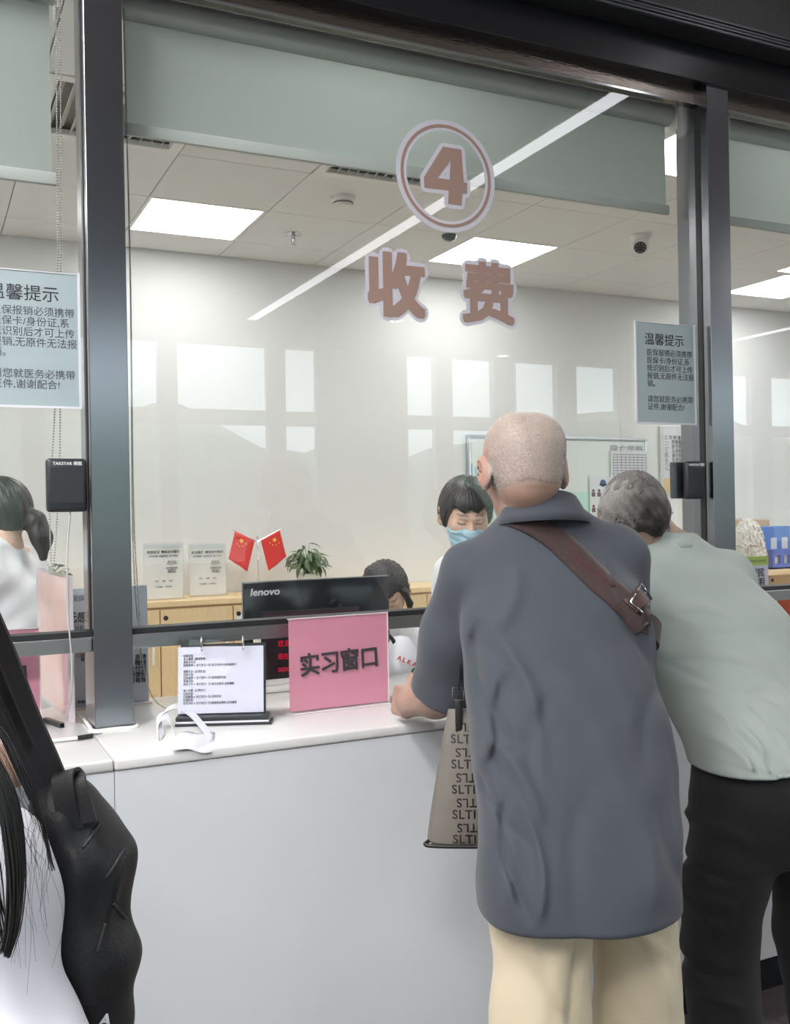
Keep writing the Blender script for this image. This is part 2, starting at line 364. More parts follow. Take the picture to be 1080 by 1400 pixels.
B('desk_top', M_quartz, t, -4, -.46, 0, .36, .73, .76); B('modesty_panel', M_front, t, -4, -.46, .02, .04, .02, .73)
for x in (-3.9, -2.2, -.5): B('leg', M_steel2, t, x-.03, x+.03, .28, .34, 0, .73)

# ================================================================= THINGS ON THE BACK CABINETS AND WALL
CF_Y, CTOP = 5.29, 1.062
cw = .403; cx0 = .73
M_hole = mat('dark_lock_metal', (70, 50, 46), .35, metal=.6)
for k in range(-2, 14):
    x = cx0+k*cw
    lab = {1: 'maple cabinet unit below the two code-sheet stands', 2: 'maple cabinet unit below the crossed flags with a small card on its door', 3: 'maple cabinet unit below the bushy potted plant', 4: 'maple cabinet unit just right of the bushy potted plant, behind the monitor', 0: 'maple cabinet unit just left of the code-sheet stands', 5: 'maple cabinet unit beside the seated clerk'}.get(k, 'maple cabinet unit number-less run against the back wall')
    t = thing('cabinet', lab.replace(' number-less', ' in the long'), 'cabinet', (x, CF_Y, 0), group='maple cabinets along the back wall')
    B('body', M_wood, t, 0, cw, .02, .395, .03, 1.03); B('door', M_wood, t, .003, cw-.003, 0, .019, .06, 1.018, bev=.002)
    bm = BM(); cyl(bm, (.03, -.004, .972), (.03, .002, .972), .013, n=14); d = obj('lock', bm, M_hole, t)
    bm = BM(); box(bm, cw-.05, cw-.035, -.022, 0, .72, .84, bev=.006); obj('handle', bm, M_white, t, smooth=30)
    if k == 2: B('door_card', mat('pale_blue_card', (214, 226, 232), .5), t, .02, .07, -.002, 0, .93, .975)
t = thing('countertop', 'continuous maple top covering the row of back cabinets', 'countertop', (cx0, CF_Y-.01, 1.03)); B('top_board', M_wood, t, -.01-2*cw, 14*cw, 0, .40, .001, .032, bev=.003)

def sheet_stand(loc, wd, ht, rz, lab, grp, rows):
    t = thing('sign_stand', lab, 'sign', loc, rz, grp)
    B('acrylic_sleeve', M_acryl, t, -wd/2, wd/2, -.002, .006, 0, ht); B('base_foot', M_acryl, t, -wd/2, wd/2, -.03, .05, 0, .004)
    B('printed_sheet', mat('pale_notice_sheet', (226, 228, 224), .5), t, -wd/2+.005, wd/2-.005, .001, .003, .006, ht-.004)
    B('header_band', mat('pale_band', (206, 212, 214), .5), t, -wd/2+.005, wd/2-.005, -.0005, .0008, ht-.03, ht-.006)
    text('heading_text', rows[0], .0172, (0, -.001, ht-.052), M_ink, t, bold=.0003, ext=.0003)
    text('subheading_text', rows[1], .013, (0, -.001, ht-.074), M_inkg, t, ext=.0003)
    text('side_text', rows[2], .0115, (.045, -.001, ht-.135), M_inkg, t, ext=.0003)
    text('footer_text', rows[3], .0105, (0, -.001, .085), M_inkg, t, ext=.0003)
    return t
zt = CTOP+.001
p = at(224, 790, Y=5.40); sheet_stand((p.x, 5.40, zt), .225, .312, math.radians(4), 'acrylic sign stand with pale notice sheet, left one of the pair on the cabinets', 'notice stands on the cabinets', ['欢迎关注  微信支付指引', '扫码缴费 快捷就医 减少排队', '微信扫码\n关注公众号\n\n选择缴费项目\n完成支付\n领取票据', '预约      缴费      查询\n\n\n门诊缴费    住院预交'])
p = at(284, 785, Y=5.47); sheet_stand((p.x, 5.47, zt), .215, .30, math.radians(-5), 'acrylic sign stand with pale notice sheet, nearer to the crossed flags', 'notice stands on the cabinets', ['关注我们  微信支付指引', '在线缴费 快捷就医 减少排队', '微信扫码\n关注公众号\n\n选择缴费项目\n完成支付\n领取票据', '预约      缴费      查询\n\n\n门诊缴费    住院预交'])
# flags
M_red = mat('red_flag_cloth', (222, 52, 48), .6, sheen=.2); M_yel = mat('yellow_star_print', (250, 200, 70), .5)
def star(bm, cx, cz, r, rot, y):
    pts = [(cx+(r if i % 2 == 0 else r*.4)*math.sin(math.pi*i/5+rot), cz+(r if i % 2 == 0 else r*.4)*math.cos(math.pi*i/5+rot)) for i in range(10)]
    prism(bm, pts, y, y+.0006)
b0 = at(353, 790, Y=5.42)
t = thing('flag_stand', 'desk stand with two small crossed red flags beside the potted plant', 'flag', (b0.x, 5.42, zt))
bm = BM(); lathe(bm, (0, 0, 0), [(0, 0), (.04, 0), (.04, .012), (.012, .02), (0, .02)]); obj('base', bm, M_chrome, t, smooth=30)
bm = BM(); cyl(bm, (0, 0, .015), (0, 0, .325), .0025, n=8); lathe(bm, (0, 0, .325), [(0, .012), (.006, .006), (.006, 0), (0, -.004)], 10); obj('pole', bm, M_chrome, t, smooth=True)
for sgn in (-1, 1):
    bm = BM(); cyl(bm, (0, 0, .30), (sgn*.15, 0, .375), .0018, n=6); obj('cross_rod', bm, M_chrome, t)
    # cloth hangs from the sloping rod
    bm = BM(); nu, nv = 10, 12; G = []
    a = Vector((sgn*.018, -.003, .309)); b_ = Vector((sgn*.133, -.003, .366)); dn = Vector((sgn*.052 if sgn > 0 else -.052, 0, -.176)); dn = Vector((sgn*.045, 0, -.178))
    for i in range(nu+1):
        row = []
        for j in range(nv+1):
            u, v = i/nu, j/nv; q = a.lerp(b_, u)+dn*v*(1-.12*u)+Vector((0, .006*math.sin(u*7+v*2)*v, 0)); row.append(bm.verts.new(q))
        G.append(row)
    for i in range(nu):
        for j in range(nv): bm.faces.new((G[i][j], G[i+1][j], G[i+1][j+1], G[i][j+1]))
    fl_ = obj('flag_cloth', bm, M_red, t, smooth=True); sm = fl_.modifiers.new('s', 'SOLIDIFY'); sm.thickness = .0012
    bm = BM(); c = a.lerp(b_, .62)+dn*.2; star(bm, c.x, c.z, .017, .3*sgn, -.012)
    for k in range(4): ang = math.radians(-150+k*38); star(bm, c.x+.031*math.cos(ang)-.0*sgn, c.z+.031*math.sin(ang), .0058, k, -.012)
    obj('stars', bm, M_yel, fl_)
# plants
def leaf_mesh(L, Wd, cup):
    bm = BM(); n = 6; G = []
    for i in range(n+1):
        u = i/n; wv = Wd*math.sin(math.pi*min(1, u*.96+.03))**.8*(1-.25*u); z = -cup*u*u*L
        G.append([bm.verts.new((-wv, u*L, z+abs(wv)*.35)), bm.verts.new((0, u*L, z)), bm.verts.new((wv, u*L, z+abs(wv)*.35))])
    for i in range(n):
        for j in range(2): bm.faces.new((G[i][j], G[i][j+1], G[i+1][j+1], G[i+1][j]))
    me = bpy.data.meshes.new('leaf'); bm.to_mesh(me); bm.free(); me.shade_smooth(); return me
M_leaf = mat('green_leaf', (96, 122, 84), .45, noise=.25, nscale=30); M_leaf2 = mat('pale_green_leaf', (140, 160, 134), .5, noise=.2, nscale=30); M_soil = mat('potting_soil', (62, 50, 40), .95)
def plant(name, lab, loc, potr, poth, n, L, Wd, spread, hgt, ml, round_=False, droop=.5):
    t = thing(name, lab, 'plant', loc)
    bm = BM(); lathe(bm, (0, 0, 0), [(0, 0), (potr*.62, 0), (potr*.8, poth*.25), (potr, poth*.7), (potr*.97, poth), (potr*.88, poth), (potr*.85, poth*.85), (0, poth*.85)], 28); obj('pot', bm, M_white, t, smooth=35)
    bm = BM(); lathe(bm, (0, 0, 0), [(potr*.86, poth*.86), (0, poth*.88)], 16); obj('soil', bm, M_soil, t)
    me = [leaf_mesh(L*k, Wd*k, droop) for k in (.8, 1, 1.15)]
    for m_ in me: m_.materials.append(ml)
    bs = BM()
    for i in range(n):
        a = rnd.uniform(0, 2*math.pi); rr = spread*math.sqrt(rnd.random()); h = poth+hgt*rnd.uniform(.25, 1)*(1-.45*rr/spread)
        q = Vector((rr*math.cos(a), rr*math.sin(a), h)); tube(bs, [(q.x*.15, q.y*.15, poth*.8), (q.x*.5, q.y*.5, poth+hgt*.4), q], .0013, 5, 3)
        o = bpy.data.objects.new('leaf', me[i % 3]); C.objects.link(o); o.parent = t
        o.rotation_euler = Euler((rnd.uniform(-.9, .6), rnd.uniform(-.4, .4), a-math.pi/2+rnd.uniform(-.5, .5)), 'XYZ'); o.location = q
    obj('stems', bs, M_leaf, t, smooth=True)
p = at(421, 795, Y=5.45); plant('potted_plant', 'bushy green plant in a round white pot behind the monitor', (p.x, 5.45, zt), .068, .105, 110, .062, .0125, .10, .19, M_leaf)
p = at(68, 800, Y=5.45); plant('potted_plant', 'small round-leaved plant in a white pot at the far left', (p.x, 5.45, zt), .06, .11, 42, .036, .019, .085, .13, M_leaf2, droop=.2)
# whiteboard and wall papers
wl, wr, wt = at(639, 594, Y=5.66).x, at(885, 598, Y=5.66).x, at(639, 594, Y=5.66).z
M_alu = mat('aluminium_frame', (178, 182, 186), .3, metal=.9)
t = thing('whiteboard', 'framed whiteboard on the back wall behind the cropped-haired man', 'whiteboard', ((wl+wr)/2, 5.665, wt-.9)); hw_ = (wr-wl)/2
B('board', mat('whiteboard_enamel', (222, 228, 226), .2), t, -hw_+.01, hw_-.01, 0, .018, .01, .89)
bm = BM(); box(bm, -hw_, hw_, -.006, .02, .875, .9, bev=.004); box(bm, -hw_, hw_, -.006, .02, 0, .025, bev=.004); box(bm, -hw_, -hw_+.025, -.006, .02, .02, .88, bev=.004); box(bm, hw_-.025, hw_, -.006, .02, .02, .88, bev=.004); obj('frame', bm, M_alu, t, smooth=30)
B('pen_tray', M_alu, t, -.3, .3, -.06, 0, .0, .012)
c0 = ((wl+wr)/2, wt-.9)
def onb(px, py): q = at(px, py, Y=5.66); return q.x-c0[0], q.z-c0[1]
x, z = onb(857, 616); text('handwriting', '微笑之窗', .075, (x, -.003, z), mat('faded_marker_ink', (150, 156, 160), .6), t, sx=-1)
x0, z0 = onb(775, 673); x1, _ = onb(818, 700); B('teal_sheet', mat('pale_teal_sheet', (186, 222, 214), .5), t, x0-.7, x1+.15, -.004, -.001, .08, z0)
x, z = onb(650, 640)
for k in range(3): B('marker_stroke', mat('blue_marker', (140, 190, 214), .5), t, x-.03+k*.03, x-.02+k*.03, -.002, 0, z-.1, z+.03-.02*k)
x0, z0 = onb(834, 616); x1, z1 = onb(886, 655)
tt = thing('roster_sheet', 'white gridded paper sheet taped at the right of the whiteboard', 'paper', (c0[0]+(x0+x1)/2, 5.655, c0[1]+z1)); ww = (x1-x0)/2
B('paper', M_paper, tt, -ww, ww, -.001, .001, 0, z0-z1); bm = BM()
for k in range(9): box(bm, -ww+.02, ww-.02, -.0016, -.001, .02+k*(z0-z1-.05)/8, .024+k*(z0-z1-.05)/8)
for k in range(9): box(bm, -ww+.02+k*(2*ww-.043)/8, -ww+.023+k*(2*ww-.043)/8, -.0016, -.001, .02, z0-z1-.03)
g = obj('printed_grid', bm, M_inkg, tt); g['kind'] = 'stuff'
x0, z0 = onb(805, 652); x1, z1 = onb(842, 705)
tt = thing('staff_photo_sheet', 'white sheet with a blue emblem and small portraits on the whiteboard', 'paper', (c0[0]+(x0+x1)/2, 5.652, c0[1]+z1)); ww = (x1-x0)/2; hh = z0-z1
B('paper', M_paper, tt, -ww, ww+.08, -.001, .001, 0, hh)
bm = BM(); cyl(bm, (0, -.003, hh-.045), (0, -.0012, hh-.045), .026, n=20); box(bm, -.03, .03, -.003, -.0012, hh-.062, hh-.05); obj('emblem', bm, mat('blue_emblem_print', (60, 84, 140), .5), tt)
for r_ in range(3):
    for k in range(5):
        xx = -ww+.03+k*.05; zz = hh-.12-r_*.11; bm = BM(); cyl(bm, (xx, -.0025, zz+.022), (xx, -.0012, zz+.022), .011, n=10); box(bm, xx-.015, xx+.015, -.0025, -.0012, zz-.02, zz+.01); obj('portrait', bm, mat('portrait_print', (110, 70, 84), .5), tt)
l_, r2, tp, bt = at(904, 582, Y=5.66), at(934, 582, Y=5.66), at(904, 582, Y=5.66).z, at(905, 676, Y=5.66).z
tt = thing('wall_notice', 'white framed text notice with a tan lower strip, right of the whiteboard', 'notice', (l_.x, 5.668, bt)); ww = .42
B('backing_board', mat('pale_grey_board', (206, 208, 210), .5), tt, 0, ww, 0, .02, 0, tp-bt, bev=.003); B('sheet', M_paper, tt, .02, ww-.02, -.003, -.0005, .12, tp-bt-.02); B('lower_strip', mat('tan_print', (214, 186, 140), .5), tt, .02, ww-.02, -.003, -.0005, .01, .118)
text('notice_text', '\n'.join(['工 作 制 度', '一、热情服务,文明用语', '二、坚守岗位,按时到岗', '三、认真核对,准确收费', '四、遵守财务管理制度', '五、妥善保管票据印章', '六、保持环境整洁卫生', '七、做好交接班登记']), .033, (.03, -.0045, .12+(tp-bt-.14)/2), M_ink, tt, align='LEFT', ext=.0003)
# right-hand shelf things on the cabinets
def W5(px, py, Y=5.4): return at(px, py, Y=Y)
x0 = W5(1026, 712).x; x1 = W5(1060, 712).x; zt_ = W5(1026, 711).z
t = thing('magazine_file', 'brown cardboard magazine file behind the blue binder', 'folder', (x0+.1, 5.5, zt)); B('shell', mat('kraft_card', (206, 178, 146), .7), t, -.08, .20, 0, .12, 0, zt_-zt, bev=.004); B('papers', M_paper, t, -.06, .18, .02, .1, .01, zt_-zt+.012)
for k, (px, wd, lab) in enumerate([(1034, .30, 'wide blue ring binder with two white spine labels')]):
    t = thing('ring_binder', lab, 'binder', (W5(px, 720).x, 5.36, zt)); hB = W5(px, 720).z-zt
    B('cover', mat('blue_binder_cover', (84, 128, 200), .4), t, 0, wd, 0, .1, 0, hB, bev=.006)
    for q in (.1, .21): B('spine_label', M_paper, t, q, q+.06, -.002, .0, .02, hB*.72)
for k in range(7):
    t = thing('file_folder', ['slanting pale file folder', 'thin kraft file folder', 'thin teal file folder', 'thick kraft file folder', 'white file folder', 'grey file folder', 'kraft file folder at the end'][k]+' in the row right of the blue binder', 'folder', (W5(1062, 720).x+.12+k*.075, 5.36, zt), 0, group='file folders on the cabinets')
    m_ = [mat('cream_card', (226, 214, 190), .7), MATS['kraft_card'], mat('teal_card', (150, 196, 204), .6)][k % 3]
    M_ = Matrix.Rotation(math.radians([8, -6, 12, 4, 9, -3, 6][k]), 4, 'Y'); bm = BM(); box(bm, 0, .018+.01*(k % 2), 0, .24, .003, .30-.02*(k % 3), bev=.003, M=M_); obj('cover', bm, m_, t)
    bm = BM(); box(bm, .004, .014, -.004, .236, .008, .29-.02*(k % 3), M=M_); obj('papers', bm, M_paper, t)
zb = W5(1060, 752, 5.12); zc_ = W5(1060, 778, 5.12)
t = thing('storage_basket', 'blue storage tray with square openings at the right edge', 'tray', (W5(1052, 760, 5.15).x, 5.12, zc_.z)); hB = zb.z-zc_.z; M_bb = mat('blue_plastic_tray', (92, 112, 190), .4)
bm = BM(); L = 1.1; box(bm, 0, L, 0, .012, 0, hB*.28); box(bm, 0, L, 0, .012, hB*.72, hB); n_ = 12
for k in range(n_+1): box(bm, k*L/n_-.02 if k else 0, k*L/n_+.02 if k < n_ else L, 0, .012, hB*.28, hB*.72)
box(bm, 0, .012, .012, .14, 0, hB); box(bm, L-.012, L, .012, .14, 0, hB); box(bm, 0, L, .128, .14, 0, hB); box(bm, 0, L, 0, .14, 0, .01); obj('tray_body', bm, M_bb, t); B('papers', M_paper, t, .02, L-.02, .02, .12, .012, hB*.8)
t = thing('side_table', 'low maple side table carrying the blue tray', 'table', (W5(1000, 780, 5.1).x, 5.02, 0)); B('top', M_wood, t, 0, 1.8, 0, .26, zc_.z-.035, zc_.z-.001, bev=.003)
for x in (.03, 1.6): B('leg', M_wood, t, x, x+.05, .1, .15, 0, zc_.z-.035)
a_, b_ = at(1046, 788, Y=4.42), at(1076, 804, Y=4.42); t = thing('label_printer', 'small dark desk printer under the blue tray', 'printer', (a_.x, 4.42, .76)); hB = a_.z-.76
t.location = (a_.x, 4.6, 0); B('casing', mat('grey_plastic', (112, 114, 118), .5), t, 0, .22, 0, .2, .72, a_.z, bev=.01); B('paper_slot', M_black, t, .03, .19, -.003, .0, a_.z-.05, a_.z-.04); B('pedestal', M_wood, t, -.05, .4, .02, .22, 0, .719)

# ================================================================= WINDOW FITTINGS
def chain(t, path, nm='bead_chain'):
    pts = catmull(path, 10); L = [0]
    for a, b in zip(pts, pts[1:]): L.append(L[-1]+(b-a).length)
    n = min(420, int(L[-1]/.0062)); s = np.linspace(0, L[-1], n); P = np.array([list(p) for p in pts]); Q = np.stack([np.interp(s, L, P[:, k]) for k in range(3)], 1)
    V = []; F = []
    ov = [(1, 0, 0), (-1, 0, 0), (0, 1, 0), (0, -1, 0), (0, 0, 1), (0, 0, -1)]; of = [(0, 2, 4), (2, 1, 4), (1, 3, 4), (3, 0, 4), (2, 0, 5), (1, 2, 5), (3, 1, 5), (0, 3, 5)]
    for q in Q:
        b = len(V); V += [tuple(q+.0029*np.array(o)) for o in ov]; F += [tuple(b+i for i in f) for f in of]
    me = bpy.data.meshes.new(nm); me.from_pydata(V, [], F); me.shade_smooth(); o = obj(nm, me, M_chain, t); o['kind'] = 'stuff'
    bm = BM(); tube(bm, path, .0007, 5, 6); obj('chain_cord', bm, M_white, t); return o
M_chain = mat('grey_bead_chain', (158, 158, 154), .3)
YBL = 2.72
M_cloth = mat('sage_blind_cloth', (158, 168, 163), .8, noise=.02, nscale=3, bump=.2, bscale=900); nt = M_cloth.node_tree; tl = nt.nodes.new('ShaderNodeBsdfTranslucent'); tl.inputs[0].default_value = (*s2l((172, 184, 178)), 1); mx = nt.nodes.new('ShaderNodeMixShader'); mx.inputs[0].default_value = .24
nt.links.new(nt.nodes['Principled BSDF'].outputs[0], mx.inputs[1]); nt.links.new(tl.outputs[0], mx.inputs[2]); nt.links.new(mx.outputs[0], nt.nodes['Material Output'].inputs[0])
def blind(x0, x1, zb, lab, chains):
    t = thing('roller_blind', lab, 'blind', ((x0+x1)/2, YBL, zb), group='roller blinds'); h = (x1-x0)/2; zt = 2.93-zb
    bm = BM(); cyl(bm, (-h, .03, zt), (h, .03, zt), .038, n=24); obj('roller_tube', bm, M_blind, t, smooth=40)
    bm = BM(); vs = [bm.verts.new(q) for q in ((-h+.012, .0368, .03), (h-.012, .0368, .03), (h-.012, .0368, zt-.0), (-h+.012, .0368, zt-.0))]; bm.faces.new(vs); obj('cloth', bm, M_cloth, t)
    B('bottom_rail', M_blind, t, -h, h, .030, .046, 0, .035, bev=.004, smooth=40)
    for s in (-1, 1):
        bm = BM(); box(bm, s*h-.003+s*.006, s*h+.003+s*.006, -.01, .08, zt-.06, zt+.05, bev=.002); box(bm, s*h-.02, s*h+.012, -.01, .08, zt+.045, zt+.052, bev=.002); cyl(bm, (s*h, .03, zt), (s*(h+.008), .03, zt), .028, n=16); obj('bracket', bm, M_white, t, smooth=30)
    for c in chains: chain(t, [Vector(q)-t.location for q in c])
cx = at(84, 300, Y=2.70).x
blind(-1.45, .335, 2.410, 'sage roller blind lowered furthest, behind the left pane', [[(.345, 2.70, 2.9), (cx, 2.70, 2.4), tuple(at(82, 600, Y=2.70)), tuple(at(79, 690, Y=2.70)), tuple(at(72, 780, Y=2.70)), tuple(at(68, 690, Y=2.705)), tuple(at(75, 560, Y=2.705)), (cx-.012, 2.705, 2.1), (.335, 2.705, 2.9)]])
x = at(180, 500, Y=2.715).x
blind(.506, 2.44, 2.574, 'sage roller blind across the top of the centre pane', [[(.51, 2.71, 2.9), (x, 2.71, 2.2), tuple(at(181, 700, Y=2.72)), tuple(at(186, 820, Y=2.73)), tuple(at(196, 910, Y=2.75)), tuple(at(207, 950, Y=2.77)), tuple(at(222, 966, Y=2.77)), tuple(at(236, 969, Y=2.75))], [(.512, 2.718, 2.9), (x+.001, 2.718, 2.2), tuple(at(183, 700, Y=2.725)), tuple(at(190, 830, Y=2.74)), tuple(at(193, 900, Y=2.745))]])
blind(2.70, 4.5, 2.570, 'sage roller blind behind the right-hand pane', [])
# decals on the glass
M_brown = mat('brown_vinyl_decal', (160, 131, 121), .45); M_lil = mat('pale_lilac_vinyl', (205, 203, 214), .45)
def ring(bm, cx, cz, r0, r1, y0, y1, n=72):
    A = []
    for r, y in ((r0, y0), (r1, y0), (r1, y1), (r0, y1)): A.append([bm.verts.new((cx+r*math.cos(2*math.pi*i/n), y, cz+r*math.sin(2*math.pi*i/n))) for i in range(n)])
    for k in range(4):
        a, b = A[k], A[(k+1) % 4]
        for i in range(n): bm.faces.new((a[i], a[(i+1) % n], b[(i+1) % n], b[i]))
YD = YG-.0055
t = thing('window_decal', 'brown circled number four decal on the centre pane', 'decal', (1.468, YD, 2.552), group='vinyl lettering on the centre pane')
bm = BM(); ring(bm, 0, 0, .139, .173, -.0012, -.0002); obj('pale_ring', bm, M_lil, t); bm = BM(); ring(bm, 0, 0, .148, .158, -.002, -.0013); obj('brown_ring', bm, M_brown, t)
def vinyl(t, ch, size, off1, off2, x=0, z=0, sx=1, shear=0, vs=1):
    R_ = FRONT @ Matrix.Diagonal((1, vs, 1, 1))
    text('pale_outline', ch, size, (x, -.0007, z), M_lil, t, R=R_, bold=off2, ext=.0004, sx=sx, shear=shear)
    text('brown_letter', ch, size, (x, -.0017, z), M_brown, t, R=R_, bold=off1, ext=.0004, sx=sx, shear=shear)
four = [(708, 541), (776, 550), (783, 671), (796, 674), (793, 714), (777, 712), (773, 757), (724, 751), (727, 702), (639, 693), (637, 655)]; hole = [(686, 657), (731, 662), (735, 590)]
cv = bpy.data.curves.new('brown_numeral', 'CURVE'); cv.dimensions = '2D'; cv.fill_mode = 'BOTH'; cv.extrude = .0004
for poly in (four, hole):
    sp = cv.splines.new('POLY'); sp.points.add(len(poly)-1); sp.use_cyclic_u = True
    for q, (a, b_) in zip(sp.points, poly): q.co = ((a-720)/2.6925*.00257, -(b_-649-.13*(a-720))/2.6925*.00226, 0, 1)
co = bpy.data.objects.new('tmp', cv); C.objects.link(co); dg = bpy.context.evaluated_depsgraph_get(); dg.update(); me = bpy.data.meshes.new_from_object(co.evaluated_get(dg)); me2 = me.copy(); bpy.data.objects.remove(co)
o = obj('brown_numeral', me, M_brown, t); o.matrix_local = Matrix.Translation((0, -.0017, 0)) @ FRONT
thicken(me2, .0125); o = obj('pale_outline', me2, M_lil, t); o.matrix_local = Matrix.Translation((0, -.0007, 0)) @ FRONT
t = thing('window_decal', 'left brown character decal below the circled number', 'decal', (1.288, YD, 2.187), group='vinyl lettering on the centre pane'); vinyl(t, '收', .198, -.0078, .0205)
t = thing('window_decal', 'right brown character decal below the circled number', 'decal', (1.612, YD, 2.187), group='vinyl lettering on the centre pane'); vinyl(t, '费', .198, -.0062, .0195)
# notices
M_not = mat('blue_grey_notice_print', (160, 174, 178), .35)
def notice(x0, x1, z0, z1, lab, inside):
    y = YG-.010 if not inside else YG-.010
    t = thing('glass_notice', lab, 'notice', (x0, y, z0), group='blue-grey notices stuck on the glass'); w_, h_ = x1-x0, z1-z0
    B('sheet', M_not, t, 0, w_, 0, .002, 0, h_); bm = BM(); e = .006
    box(bm, -e, 0, -.002, .003, -e, h_+e); box(bm, w_, w_+e, -.002, .003, -e, h_+e); box(bm, 0, w_, -.002, .003, -e, 0); box(bm, 0, w_, -.002, .003, h_, h_+e*.4); obj('sleeve_edge', bm, M_paper, t)
    s = w_/.256
    text('title_text', '温馨提示', .044*s, (w_*.48, -.0008, h_*.83), M_ink, t, ext=.0003)
    for i, row in enumerate(['医保报销必须携带', '医保卡/身份证,系', '统识别后才可上传', '报销,无原件无法报', '销。', '', '请您就医务必携带', '证件,谢谢配合!']):
        if row: text('notice_line', row, .0255*s, (w_*.17, -.0008, h_*(.70-i*.078)), mat('slate_print_ink', (84, 92, 98), .6), t, ext=.0003, align='LEFT')
notice(2.190, 2.444, 1.812, 2.152, 'blue-grey text notice on the glass beside the right steel post', False)
notice(.115, .368, 1.807, 2.148, 'blue-grey text notice cut by the left edge of the view', False)
# intercom pads
def pad(x0, x1, z0, z1, lab, cable):
    t = thing('intercom_pad', lab, 'intercom', (x0, YG-.035, z0), group='black intercom pads on the glass'); w_, h_ = x1-x0, z1-z0
    bm = BM(); box(bm, 0, w_, 0, .028, 0, h_, bev=.009, seg=3); obj('casing', bm, M_blackp, t, smooth=30)
    B('speaker_panel', mat('dark_speaker_mesh', (34, 37, 42), .6, bump=.5, bscale=1500), t, w_*.1, w_*.9, -.0012, .0, h_*.17, h_*.83, bev=.0005)
    bm = BM(); cyl(bm, (w_*.5, -.002, h_*.1), (w_*.5, 0, h_*.1), .0045, n=14); obj('button', bm, M_black, t)
    text('maker_text', 'TAKSTAR 得胜', .0105, (w_*.52, -.0006, h_*.9), M_paper, t, ext=.0003, bold=.0003, sx=1.05)
    B('glass_mount', M_blackp, t, w_*.2, w_*.8, .028, .0295, h_*.2, h_*.8)
    if cable:
        l = t.location; pts = [Vector((w_*.58, .012, .0))+Vector((0, 0, 0))]+[at(px, py, Y=y)-l for px, py, y in ((92, 760, 2.61), (94, 850, 2.60), (98, 900, 2.60), (98, 940, 2.60), (94, 970, 2.62), (85, 985, 2.66))]
        bm = BM(); tube(bm, pts, .0022, 8, 8); obj('cable', bm, mat('pale_grey_cable', (168, 170, 170), .4), t, smooth=True)
pad(.281, .381, 1.535, 1.672, 'black intercom pad with a trailing cable beside the left steel post', True)
pad(2.382, 2.462, 1.547, 1.679, 'black intercom pad beside the right steel post', False)
t = thing('intercom_mount', 'black backing bracket beside the right intercom pad', 'bracket', (2.355, YG+.006, 1.55)); B('plate', M_blackp, t, 0, .05, 0, .02, 0, .128, bev=.005, smooth=30)

# ================================================================= CEILING FITTINGS
p = at(469, 270, Z=CZ); t = thing('smoke_detector', 'round white smoke detector on the ceiling left of the circled number', 'detector', tuple(p))
bm = BM(); lathe(bm, (0, 0, 0), [(0, 0), (.062, 0), (.062, -.012), (.05, -.022), (.048, -.03), (.044, -.045), (.02, -.05), (0, -.05)]); obj('body', bm, M_white, t, smooth=35)
bm = BM(); lathe(bm, (0, 0, -.026), [(.0492, 0), (.0502, -.003), (.0482, -.008)]); obj('vent_ring', bm, mat('grey_slot', (120, 120, 118), .6), t, smooth=True)
p = at(401, 319, Z=CZ); t = thing('sprinkler', 'small chrome ceiling sprinkler head below the smoke detector', 'sprinkler', tuple(p))
bm = BM(); lathe(bm, (0, 0, 0), [(0, 0), (.042, 0), (.042, -.003), (.02, -.012), (.012, -.012)]); obj('escutcheon', bm, M_chrome, t, smooth=35)
bm = BM(); lathe(bm, (0, 0, 0), [(.011, -.01), (.011, -.028), (.006, -.03), (.003, -.05), (.004, -.058)]); [cyl(bm, (s*.009, 0, -.025), (s*.012, 0, -.05), .0018, n=6) for s in (-1, 1)]; obj('frame_arms', bm, M_chrome, t, smooth=35)
bm = BM(); lathe(bm, (0, 0, -.058), [(0, 0), (.018, 0), (.018, -.002), (0, -.002)], 12); obj('deflector', bm, M_chrome, t)
p = at(876, 322, Z=CZ); t = thing('dome_camera', 'white turret security camera on the ceiling near the right steel post', 'camera', tuple(p))
bm = BM(); lathe(bm, (0, 0, 0), [(0, 0), (.058, 0), (.058, -.01), (.046, -.03), (.04, -.034)]); obj('base', bm, M_white, t, smooth=35)
ax = (Vector((0, 0, HC))-p).normalized(); ax = (ax+Vector((-.15, 0, -.5))).normalized()
bm = BM(); bmesh.ops.create_uvsphere(bm, u_segments=24, v_segments=16, radius=.046, matrix=Matrix.Translation((0, 0, -.05))); lathe(bm, Vector((0, 0, -.05)), [(.044, .0), (.044, .042), (.036, .05), (.034, .044)], axis=ax); obj('turret', bm, M_white, t, smooth=True)
bm = BM(); lathe(bm, Vector((0, 0, -.05)), [(.034, .046), (.0, .050)], axis=ax); o = obj('lens_face', bm, M_gloss, t)
bm = BM()
u_ = ax.orthogonal().normalized(); v_ = ax.cross(u_)
for k in range(8): q = Vector((0, 0, -.05))+ax*.0485+.024*(math.cos(k*.785)*u_+math.sin(k*.785)*v_); cyl(bm, q, q+ax*.002, .004, n=8)
obj('infrared_leds', bm, mat('grey_led', (130, 126, 120), .3), t)
p = at(614, 317, Z=CZ); t = thing('dome_camera', 'small dark dome camera on the ceiling just under the circled number', 'camera', tuple(p))
bm = BM(); lathe(bm, (0, 0, 0), [(0, 0), (.055, 0), (.052, -.015), (.042, -.018)]); obj('base', bm, M_white, t, smooth=35)
bm = BM(); lathe(bm, (0, 0, 0), [(.042, -.017), (.04, -.032), (.03, -.045), (.014, -.052), (0, -.053)]); obj('dome', bm, mat('smoked_dome', (84, 98, 100), .12), t, smooth=True)

